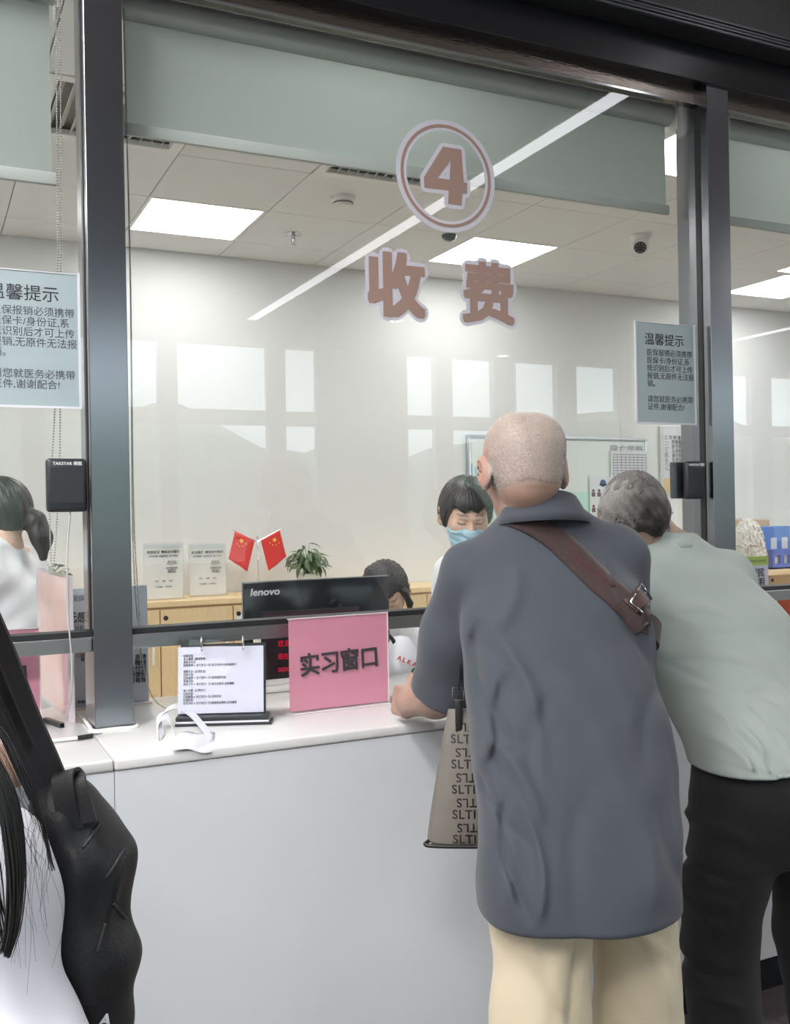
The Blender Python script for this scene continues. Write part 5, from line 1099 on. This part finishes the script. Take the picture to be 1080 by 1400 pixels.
def loft_shirt(rings, J, sr=.06, el_=True, r2=.058, rw=.045, k=.04):
    fs = [loft(rings, 2.3, .012)]
    n = J['neck']
    for s in 'LR':
        fs.append((cone((n[0]*.6+J['sh'+s][0]*.4, n[1], n[2]*.75+J['sh'+s][2]*.25-.02), J['sh'+s], sr-.012, sr), .05)); fs.append((cone(J['sh'+s], J['el'+s], sr, r2), k)); fs.append((cone(J['el'+s], J['wr'+s], r2, rw), .03))
    return U(fs, .03)
def clerk(lab, loc, rz, J, hdp, hR, rings, female=True, h=.0075, hh=.0034, hands=(), nk=None, skin=SK2, k=.004, neckr=.046):
    t = place(thing('person', lab, 'person', loc, rz))
    build_body(t, J, skin, hdp, hR, None, h=h, hh=hh, female=female, hands=hands, legs=False, neckr=neckr)
    f = cloth_wrinkle(loft_shirt(rings, J), k, 1.3); pts = np.array([J[q] for q in J]); lo = pts.min(0)-.12; hi = pts.max(0)+.1
    n_ = J['neck']; f = SUB(f, cone(n_, np.array(n_)+A_(0, .0, .2), .056, .07), .01)
    for s in 'LR': d = A_(*J['wr'+s])-A_(*J['el'+s]); d = d/np.linalg.norm(d); f = SUB(f, half(A_(*J['wr'+s])-d*.02, -d) if False else cone(A_(*J['wr'+s])-d*.012, A_(*J['wr'+s])+d*.15, .001, .07), .004)
    zt_ = rings[-1][0]; yn = J['neck'][1]; collar(t, [(0, yn, zt_-.02, .082, .072, -.006), (0, yn, zt_+.012, .066, .060, .002), (0, yn+.003, zt_+.030, .058, .054, .004), (0, yn+.003, zt_+.0, .052, .05, .0)], M_coat)
    lo[2] = rings[0][0]-.02; mk('white_coat', net(f, lo, hi, h), M_coat, t); return t
# standing clerk with a face mask, facing the public, looking down
rzc = math.radians(180)
wp = W(636, 702, 3.42); loc = (wp.x+.130, wp.y+.05, 0)
t = place(thing('tmp', 'x', 'x', loc, math.radians(118))); hdp = Wl(t, 637, 702, 3.42); bpy.data.objects.remove(t)
J = dict(pelvis=(0, 0, .95), chest=(0, .02, 1.22), neck=(0, .03, hdp[2]-.155), shL=(-.145, .03, hdp[2]-.215), elL=(-.18, .04, 1.06), wrL=(-.19, .14, .84), shR=(.145, .03, hdp[2]-.215), elR=(.18, .04, 1.06), wrR=(.19, .14, .84))
hR = rotm(yaw=44) @ rotm(pitch=-24); zs = hdp[2]-.225
t = clerk('clerk with short dark hair and pale blue face mask standing behind the leaning man', loc, math.radians(118), J, hdp, hR, [(.80, 0, 0, .18, .12), (1.0, 0, .01, .165, .115), (zs-.12, 0, .02, .175, .12), (zs, 0, .02, .165, .09), (zs+.06, 0, .03, .08, .06)], hands=[(J['wrL'], (0, .3, -.9), (1, 0, 0), 25, -1, 5), (J['wrR'], (0, .3, -.9), (-1, 0, 0), 25, 1, 5)], k=.003)
hf = strand_relief(hair_cap(hdp, hR, -.048, .048, .017, puff=.006), hdp, hR); c = np.array(hdp)
mk('hair', net(hf, c-.17, c+.17, .0038), M_hair, t)
mkf = T3(hdp, hR, head_f(True)); L_of = lambda P: (P-A_(*hdp))@hR
maskf = lambda P: smax(mkf(P)-.0075+.0015*np.sin(L_of(P)[:, 2]*260), np.maximum(np.maximum(L_of(P)[:, 2]+.024-.010*np.cos(L_of(P)[:, 0]*40), -.105-L_of(P)[:, 2]), .028-L_of(P)[:, 1]), .003)
mk('face_mask', net(maskf, c-.17, c+.17, .0036), mat('pale_blue_mask', (172, 208, 224), .8, noise=.03, nscale=40), t)
inv = Matrix(((*hR[0].tolist(), hdp[0]), (*hR[1].tolist(), hdp[1]), (*hR[2].tolist(), hdp[2]), (0, 0, 0, 1)))
for sx in (-1, 1):
    bm = BM(); tube(bm, [inv @ Vector(q) for q in ((sx*.060, .05, -.035), (sx*.078, .015, -.015), (sx*.088, -.012, .018), (sx*.090, -.028, .0), (sx*.082, -.01, -.045), (sx*.062, .045, -.075))], .0014, 6, 5); obj('ear_loop', bm, M_white, t, smooth=True)
# seated clerk, ponytail, head bowed
wp = W(530, 810, 3.88); loc = (wp.x+.03, wp.y+.16, 0)
t = place(thing('tmp', 'x', 'x', loc, math.radians(165))); hdp = Wl(t, 528, 808, 3.88); bpy.data.objects.remove(t)
hR = rotm(yaw=-14, roll=6) @ rotm(pitch=-42); zs = hdp[2]-.20
J = dict(pelvis=(0, -.10, .50), chest=(0, .0, zs-.13), neck=(0, .08, hdp[2]-.12), shL=(-.16, .05, zs), elL=(-.20, .14, zs-.24), wrL=(-.08, .34, zs-.22), shR=(.16, .05, zs), elR=(.20, .14, zs-.24), wrR=(.08, .34, zs-.22))
t = clerk('seated clerk with a dark ponytail and white coat writing behind the monitor', loc, math.radians(165), J, hdp, hR, [(.45, 0, -.10, .18, .13), (.65, 0, -.06, .16, .12), (zs-.12, 0, .0, .175, .12), (zs, 0, .04, .165, .09), (zs+.06, 0, .07, .08, .06)], hands=[(J['wrL'], (.4, .8, -.1), (0, 0, -1), 35, -1, 5), (J['wrR'], (-.4, .8, -.1), (0, 0, -1), 35, 1, 5)])
c = np.array(hdp); capf = strand_relief(hair_cap(hdp, hR, -.07, .052, .012), hdp, hR)
inv = Matrix(((*hR[0].tolist(), hdp[0]), (*hR[1].tolist(), hdp[1]), (*hR[2].tolist(), hdp[2]), (0, 0, 0, 1)))
tp = [tuple(inv @ Vector(q)) for q in ((0.015, -.100, .030), (.055, -.118, -.005), (.085, -.120, -.06), (.085, -.11, -.12))]
lk = [tuple(inv @ Vector(q)) for q in ((-.075, .045, .03), (-.088, .055, -.03), (-.080, .065, -.085))]
tail = U([cone(tp[0], tp[1], .016, .026), cone(tp[1], tp[2], .026, .024), cone(tp[2], tp[3], .024, .010)], .02)
lock = U([cone(lk[0], lk[1], .014, .012), cone(lk[1], lk[2], .012, .005)], .01)
mk('hair', net(strand_relief(U([capf, (tail, .012), (lock, .01)], .01), hdp, hR, .0012), c-.22, c+.22, .0042), M_hair, t)
bm = BM(); ring_c = inv @ Vector((.01, -.108, .035)); cyl(bm, inv @ Vector((.006, -.098, .036)), inv @ Vector((.014, -.116, .034)), .024, n=18); obj('hair_tie', bm, mat('pink_beige_hair_tie', (206, 176, 176), .6), t, smooth=30)
# printed paper with emblem letters before the seated clerk, and dark headset cable like object
p = W(548, 900, 3.42); tt = thing('printed_bag', 'white printed paper bag with green letter and red marks on the staff desk', 'bag', (p.x, p.y, .7605), math.radians(-12)); hP = 1.10-.7605
bm = BM(); lathe(bm, (0, 0, 0), [(0, 0), (.075, 0), (.082, .1), (.078, hP*.6), (.060, hP*.82), (.03, hP*.95), (0, hP*.97)], 20); o = obj('paper_body', bm, M_paper, tt, smooth=True)
text('green_letter', 'G', .05, (.03, -.088, hP*.62), mat('green_print', (40, 110, 84), .5), tt, bold=.001); text('red_marks', 'A L K A', .022, (.0, -.086, hP*.74), mat('red_print', (206, 60, 70), .5), tt, R=Matrix.Rotation(math.radians(25), 4, 'Y') @ FRONT, bold=.0006)
text('fine_print', '用法用量\n请遵医嘱\n注意事项\n阴凉保存', .016, (-.01, -.090, hP*.36), M_inkg, tt, R=Matrix.Rotation(math.radians(-30), 4, 'Y') @ FRONT)
p = W(523, 905, 3.38); tt = thing('desk_gadget', 'black curved gadget with looped cable beside the pink sign', 'cable', (p.x, p.y, .7605)); bm = BM(); tube(bm, [(-.06, 0, .12), (-.06, -.01, .30), (-.01, -.02, .345), (.035, -.01, .32), (.05, 0, .28)], .007, 8, 8); obj('looped_cable', bm, M_blk, tt, smooth=True)
bm = BM(); box(bm, -.085, -.015, -.02, .03, 0, .2, bev=.01); obj('gadget_base', bm, M_blackp, tt, smooth=30); B('white_stand', M_white, tt, -.02, .05, .03, .06, 0, .21, bev=.004)
# far-left clerk, profile, ponytail
wp = W(-6, 694, 3.45); rz = math.radians(62); loc = (wp.x, wp.y, 0)
t = place(thing('tmp', 'x', 'x', loc, rz)); hdp = Wl(t, -4, 697, 3.45); bpy.data.objects.remove(t); hR = rotm(yaw=2) @ rotm(pitch=-8); zs = hdp[2]-.195
J = dict(pelvis=(0, -.05, .85), chest=(0, -.03, zs-.16), neck=(0, -.02, hdp[2]-.125), shL=(-.165, -.03, zs), elL=(-.21, .04, zs-.26), wrL=(-.14, .26, zs-.22), shR=(.165, -.03, zs), elR=(.21, .04, zs-.27), wrR=(.12, .25, zs-.22))
t = clerk('clerk in a white blouse with a black ponytail at the left edge', loc, rz, J, hdp, hR, [(.75, 0, -.05, .18, .13), (.95, 0, -.04, .165, .12), (zs-.12, 0, -.03, .175, .12), (zs, 0, -.03, .165, .09), (zs+.06, 0, -.02, .085, .07)], hands=[(J['wrL'], (.2, .9, -.1), (0, 0, -1), 25, -1, 5), (J['wrR'], (-.2, .9, -.1), (0, 0, -1), 25, 1, 5)], k=.006)
c = np.array(hdp); capf = hair_cap(hdp, hR, -.085, .062, .011); inv = Matrix(((*hR[0].tolist(), hdp[0]), (*hR[1].tolist(), hdp[1]), (*hR[2].tolist(), hdp[2]), (0, 0, 0, 1)))
earcut = U([cone(tuple(inv @ Vector((-.06, .012, -.012))), tuple(inv @ Vector((-.14, .012, -.012))), .026, .030), (cone(tuple(inv @ Vector((-.06, .03, -.075))), tuple(inv @ Vector((-.14, .03, -.075))), .045, .045), .01)], .01)
tp = [tuple(inv @ Vector(q)) for q in ((0, -.095, -.03), (0, -.125, -.060), (.0, -.140, -.12), (.0, -.135, -.19))]
tail = U([cone(tp[0], tp[1], .024, .032), cone(tp[1], tp[2], .032, .033), cone(tp[2], tp[3], .033, .014)], .03)
mk('hair', net(strand_relief(U([SUB(capf, earcut, .006), (tail, .015)], .01), hdp, hR, .0012), c-.24, c+.2, .0042), M_hair, t)

# ---------------------------------------------------------------- arm-leaning person in floral sleeve (mostly beyond the left edge)
M_flor = mat('navy_floral_cloth', (40, 46, 66), .8, bump=.3, bscale=600)
nt = M_flor.node_tree; b = nt.nodes['Principled BSDF']; tc = nt.nodes.new('ShaderNodeTexCoord'); vo = nt.nodes.new('ShaderNodeTexVoronoi'); vo.inputs['Scale'].default_value = 38; vo.distance = 'MINKOWSKI'; nt.links.new(tc.outputs['Object'], vo.inputs['Vector'])
nz = nt.nodes.new('ShaderNodeTexNoise'); nz.inputs['Scale'].default_value = 30; nt.links.new(tc.outputs['Object'], nz.inputs['Vector']); ad = nt.nodes.new('ShaderNodeMath'); ad.operation = 'ADD'; nt.links.new(vo.outputs['Distance'], ad.inputs[0]); nt.links.new(nz.outputs['Fac'], ad.inputs[1])
cr = nt.nodes.new('ShaderNodeValToRGB'); cr.color_ramp.elements[0].position = .72; cr.color_ramp.elements[0].color = (*s2l((150, 164, 196)), 1); cr.color_ramp.elements[1].position = .86; cr.color_ramp.elements[1].color = (*s2l((36, 40, 56)), 1); e_ = cr.color_ramp.elements.new(.78); e_.color = (*s2l((96, 84, 90)), 1)
nt.links.new(ad.outputs[0], cr.inputs[0]); nt.links.new(cr.outputs[0], b.inputs['Base Color'])
loc = (-.66, 1.66, 0)
t = place(thing('person', 'person in navy floral short sleeve leaning at the far left of the counter', 'person', loc, math.radians(-8)))
el = Wl(t, 12, 1050, 2.02); J = dict(pelvis=(0, 0, .90), chest=(0, .14, 1.18), neck=(0, .20, 1.36), shL=(-.17, .20, 1.30), elL=(-.22, .42, 1.04), wrL=(0, .66, 1.01), shR=(.17, .20, 1.30), elR=el, wrR=(el[0]-.17, el[1]+.24, 1.012), hipL=(-.09, 0, .86), knL=(-.1, .04, .46), anL=(-.1, 0, .085), hipR=(.09, 0, .86), knR=(.1, .04, .46), anR=(.1, 0, .085))
hdp = (0, .27, 1.50); hR = rotm(pitch=-20)
build_body(t, J, SK1, hdp, hR, None, h=.0085, hh=.006, hands=[(J['wrR'], (-.7, .6, 0), (0, 0, -1), 25, -1, 5), (J['wrL'], (.5, .8, 0), (0, 0, -1), 25, 1, 5)])
rg = [(.84, 0, -.02, .18, .13), (1.0, 0, .05, .17, .13), (1.14, 0, .12, .18, .13), (1.26, 0, .18, .17, .10), (1.36, 0, .21, .08, .065)]
fs = U([loft(rg, 2.3, .012), (cone((.05, .2, 1.33), (.16, .2, 1.30), .045, .055), .05), (cone((-.05, .2, 1.33), (-.16, .2, 1.30), .045, .055), .05), (sleeve(J['shR'], J['elR'], .060, .064, .80), .04), (sleeve(J['shL'], J['elL'], .060, .064, .82), .04)], .04)
mk('floral_blouse', net(cloth_wrinkle(fs, .004, 1.6), (-.36, -.2, .8), (.5, .62, 1.42), .0072), M_flor, t)
trf = U([loft([(.60, 0, 0, .14, .11), (.80, 0, -.0, .17, .13), (.90, 0, .0, .16, .12)], 2.3, .03), (cone((-.09, 0, .8), (-.1, .04, .46), .09, .07), .02), (cone((-.1, .04, .46), (-.1, 0, .09), .07, .06), .02), (cone((.09, 0, .8), (.1, .04, .46), .09, .07), .02), (cone((.1, .04, .46), (.1, 0, .09), .07, .06), .02)], .02)
mk('trousers', net(trf, (-.25, -.2, .03), (.25, .2, .95), .012), M_t2, t)
for s_ in 'LR': a = J['an'+s_]; mk('shoe', net(shoe(t, a), (a[0]-.1, a[1]-.12, 0), (a[0]+.1, a[1]+.26, .14), .010), M_shoe, t)
cpf = hair_cap(hdp, hR, -.06, .055, .014); mk('hair', net(cpf, (-.15, .1, 1.38), (.15, .44, 1.66), .008), M_hair, t)

# ---------------------------------------------------------------- woman in the white shirt, foreground left
M_ws = cloth('white_cotton_shirt', (236, 236, 246), bscale=900, noise=.02, bump=.2)
t0 = W(-185, 1300, .95); loc = (t0.x, t0.y, 0)
t = place(thing('person', 'person in a white shirt with long black hair in the left foreground', 'person', loc, math.radians(-30))); fw = t
shR = Wl(t, -36, 1190, .93); elR = Wl(t, 22, 1450, .92)
zsh = shR[2]; J = dict(pelvis=(0, 0, .78), chest=(0, .02, zsh-.16), neck=(0, .0, zsh+.075), shL=(-.16, 0, zsh+.0), elL=(-.21, .02, zsh-.27), wrL=(-.15, .2, zsh-.40), shR=(shR[0]-.005, shR[1], zsh), elR=elR, wrR=(elR[0]-.03, elR[1]+.2, elR[2]-.12),
        hipL=(-.085, 0, .76), knL=(-.09, .02, .42), anL=(-.09, 0, .08), hipR=(.085, 0, .76), knR=(.09, .02, .42), anR=(.09, 0, .08))
hdp = (0, .03, zsh+.215); hR = rotm(pitch=-8)
build_body(t, J, SK2, hdp, hR, None, h=.010, hh=.007, female=True, hands=[(J['wrR'], (0, .8, -.4), (-1, 0, 0), 30, 1, 5), (J['wrL'], (0, .8, -.4), (1, 0, 0), 30, -1, 5)])
rg = [(.70, 0, 0, .18, .125), (.90, 0, .0, .165, .12), (zsh-.13, 0, .01, .175, .12), (zsh-.02, 0, 0, .16, .095), (zsh+.065, 0, 0, .075, .06)]
wsf = loft_shirt(rg, J, .056, r2=.070, rw=.055); wsf = FOLD(wsf, [(tuple(A_(*shR)+A_(.02, -.05, -.05)), tuple(A_(*elR)+A_(-.01, -.07, .1)), .018, .008), (tuple(A_(*shR)+A_(-.03, -.06, -.05)), tuple(A_(*elR)+A_(-.05, -.07, .05)), .016, -.008), (tuple(A_(*shR)+A_(.03, -.06, -.10)), tuple(A_(*shR)+A_(-.06, -.07, -.13)), .012, .006)])
wshirt = mk('white_shirt', net(cloth_wrinkle(wsf, .005, 1.4), (-.36, -.22, .66), (.42, .42, zsh+.10), .0062), M_ws, t)
trf2 = U([loft([(.52, 0, 0, .14, .11), (.70, 0, -.0, .172, .13), (.80, 0, .0, .16, .12)], 2.3, .03), (cone((-.085, 0, .72), (-.09, .02, .42), .085, .065), .02), (cone((-.09, .02, .42), (-.09, 0, .08), .065, .055), .02), (cone((.085, 0, .72), (.09, .02, .42), .085, .065), .02), (cone((.09, .02, .42), (.09, 0, .08), .065, .055), .02)], .02)
mk('trousers', net(trf2, (-.25, -.2, .03), (.25, .2, .85), .013), M_t2, t)
for s_ in 'LR': a = J['an'+s_]; mk('shoe', net(shoe(t, a), (a[0]-.1, a[1]-.12, 0), (a[0]+.1, a[1]+.26, .14), .010), M_shoe, t)
cpf = hair_cap(hdp, hR, -.10, .055, .016); c = np.array(hdp); o_hair = mk('hair_cap', net(cpf, c-.18, c+.18, .008), M_hair, t)
inv = t.matrix_world.inverted(); bm = BM(); rs = random.Random(11)
def lockpts(pts, jit):
    return [inv @ (W(x, y, d)+Vector((rs.gauss(0, jit), rs.gauss(0, jit), rs.gauss(0, jit*.3)))) for x, y, d in pts]
base = [(-150, 700, .80), (-110, 880, .80), (-50, 985, .80), (8, 1080, .80), (26, 1180, .80), (24, 1260, .80), (12, 1310, .80)]
for k in range(90):
    j = rs.random(); w_ = rs.uniform(-1, 1); pts = [(x-12*j+w_*(13 if i < 4 else 13-3.2*(i-3)), y-10*j, d+.010*w_) for i, (x, y, d) in enumerate(base)]; tube(bm, lockpts(pts, .0006), .0016, 4, 5, r1=.0003)
for k in range(14):
    w_ = rs.uniform(-1, 1); pts = [(-120, 860, .80), (-60, 950, .80), (0, 1000+5*w_, .80), (32, 1060+6*w_, .80), (58, 1130+8*w_, .81), (72+3*w_, 1190, .83)]; tube(bm, lockpts(pts, .0009), .0009, 4, 5, r1=.0002)
for k in range(46):
    x = rs.uniform(-5, 70); y = rs.uniform(1040, 1200); L = rs.uniform(60, 200); dx = rs.uniform(-30, 30); pts = [(x-90, y-190, .80), (x-20, y-40, .805), (x, y, .81), (x+dx*.9, y+L*.5, .825), (x+dx*.3, y+L, .835)]; tube(bm, lockpts(pts, .0022), .00018, 3, 4, r1=.00012)
for k in range(60):
    w_ = rs.uniform(-1, 1); pts = [(-190+20*w_, 620, .82), (-170+30*w_, 800, .80), (-110+35*w_, 1000, .79), (-40+25*w_, 1150, .79), (-10+14*w_, 1290, .80)]; tube(bm, lockpts(pts, .003), .002, 4, 5, r1=.0004)
o = obj('long_hair_strands', bm, M_hair, t, smooth=True); o['kind'] = 'stuff'

# ---------------------------------------------------------------- black shoulder bag, foreground left
M_bk = mat('black_nylon', (15, 16, 20), .55, bump=.4, bscale=260, sheen=.05, noise=.1, nscale=12)
c0 = W(130, 1250, 1.02); bg = place(thing('shoulder_bag', 'slouchy black shoulder bag with wide strap hanging beside the white shirt', 'bag', tuple(c0), math.radians(-26)))
L3 = lambda px, py, d=1.02: Wl(bg, px, py, d)
dep = .045
fs = [cone(L3(92, 1100), L3(100, 1150), .022, .032), (cone(L3(88, 1125), L3(132, 1180), .034, .036), .03), (cone(L3(118, 1160), L3(158, 1166), .032, .018), .015), (cone(L3(115, 1180), L3(122, 1300), .045, .040), .03), (cone(L3(162, 1162), L3(160, 1255), .014, .014), .012), (cone(L3(126, 1285), L3(150, 1300), .032, .018), .02), (cone(L3(110, 1200), L3(120, 1290), .046, .042), .02), (cone(L3(128, 1310), L3(134, 1400), .040, .026), .03), (cone(L3(138, 1400), L3(134, 1480), .030, .02), .03)]
bf = FOLD(U(fs, .02), [(L3(80, 1110, .97), L3(120, 1240, .975), .010, .006), (L3(120, 1100, .98), L3(95, 1180, .97), .012, -.008), (L3(125, 1180, .975), L3(140, 1260, .975), .012, -.005), (L3(110, 1240, .975), L3(128, 1380, .98), .010, .006), (L3(165, 1180, .99), L3(140, 1290, .98), .010, .006)])
a = np.array([L3(60, 1060), L3(200, 1500)]); lo = a.min(0)-.09; hi = a.max(0)+.09
bagb = mk('bag_body', net(cloth_wrinkle(bf, .0025, 2), lo, hi, .0045), M_bk, bg)
inv = bg.matrix_world.inverted(); WP = lambda *l: [inv @ W(*q) for q in l]
for nm, sh_ in (('strap', 0), ('strap', 1)):
    bm = ribbon_mesh(WP((-175+sh_*36, 560, .90), (-96+sh_*30, 740, .93), (-36+sh_*28, 870, .96), (5+sh_*26, 970, .985), (36+sh_*26, 1040, 1.0), (66+sh_*22, 1105, 1.01)), .030, axis=tuple(inv.to_3x3() @ Vector(CR.tolist())), th=.0022); obj(nm, bm, M_bk, bg, smooth=30)
bm = ribbon_mesh(WP((98, 1135, .985), (88, 1090, .985), (86, 1062, .99), (94, 1055, 1.0), (102, 1062, 1.0), (104, 1075, .99), (118, 1125, .985)), .022, axis=tuple(inv.to_3x3() @ (Vector(CR.tolist())*.9+Vector((0, 0, .25)))), th=.002); obj('webbing_loop', bm, M_bk, bg, smooth=30)
bvb2 = bvh_of([bagb]); M_zip = mat('grey_zip_teeth', (50, 52, 56), .4, metal=.3)
for pts in ([(136, 1125), (126, 1142), (112, 1160)], [(170, 1160), (158, 1182), (144, 1202)], [(154, 1235), (163, 1246), (172, 1256)], [(144, 1262), (138, 1285), (133, 1302)]):
    strip_on(bvb2, bg, pts, 4.5, 'zip', M_zip, .0006, .0008, 6, cols=2)
r = project(bvb2, 142, 1392, .004)
if r:
    q = inv @ r[0]; o = text('white_emblem_text', 'A', .016, (0, 0, 0), M_paper, bg, bold=.0006, shear=.3); o.matrix_local = Matrix.Translation(q) @ FRONT
# ---------------------------------------------------------------- right-hand extras
p = at(1076, 1400, Z=0) if False else W(1084, 1372, 2.55)
t = thing('red_board', 'red upright board standing on the floor at the lower right edge', 'board', (p.x+.02, p.y, 0), math.radians(-8)); B('panel', mat('red_lacquer', (196, 30, 36), .35), t, 0, .35, 0, .03, .03, .50, bev=.004); B('foot', M_blackp, t, .02, .33, -.08, .11, 0, .03, bev=.004)
p = at(1026, 752, Y=5.13); t = thing('plastic_bag', 'crumpled white plastic bag heaped beside the blue binder', 'bag', (p.x, 5.14, 0)); zp = zc_.z; ztp = at(1020, 712, Y=5.1).z; hz = (ztp-zp)/2
pf = U([ell((0, 0, zp+hz), (.105, .085, hz*1.0)), (ell((.055, .0, zp+hz*.45), (.07, .07, hz*.55)), .03), (ell((-.02, .0, zp+hz*1.5), (.07, .06, hz*.5)), .03)], .03)
pf0 = pf; pf = lambda P: (pf0(P)+.030*np.abs(noise3(P, 34, 1))+.016*np.abs(noise3(P, 70, 2))-.014).astype(np.float32)
pf1 = pf; mk('crumpled_film', net(INT(lambda P: pf1(P), half((0, 0, zp+.001), (0, 0, -1)), .004), (-.2, -.14, zp-.02), (.2, .14, ztp+.05), .004), mat('white_plastic_film', (226, 222, 214), .3), t)
p = at(926, 731, Y=4.6); tt = thing('blue_box', 'small blue box glimpsed left of the right steel post', 'box', (p.x, 4.6, 0)); B('carton', mat('blue_carton', (96, 150, 206), .5), tt, -.05, .03, 0, .1, p.z-.03, p.z+.03, bev=.003); B('stand', M_white, tt, -.03, .02, .02, .08, 0, p.z-.03)
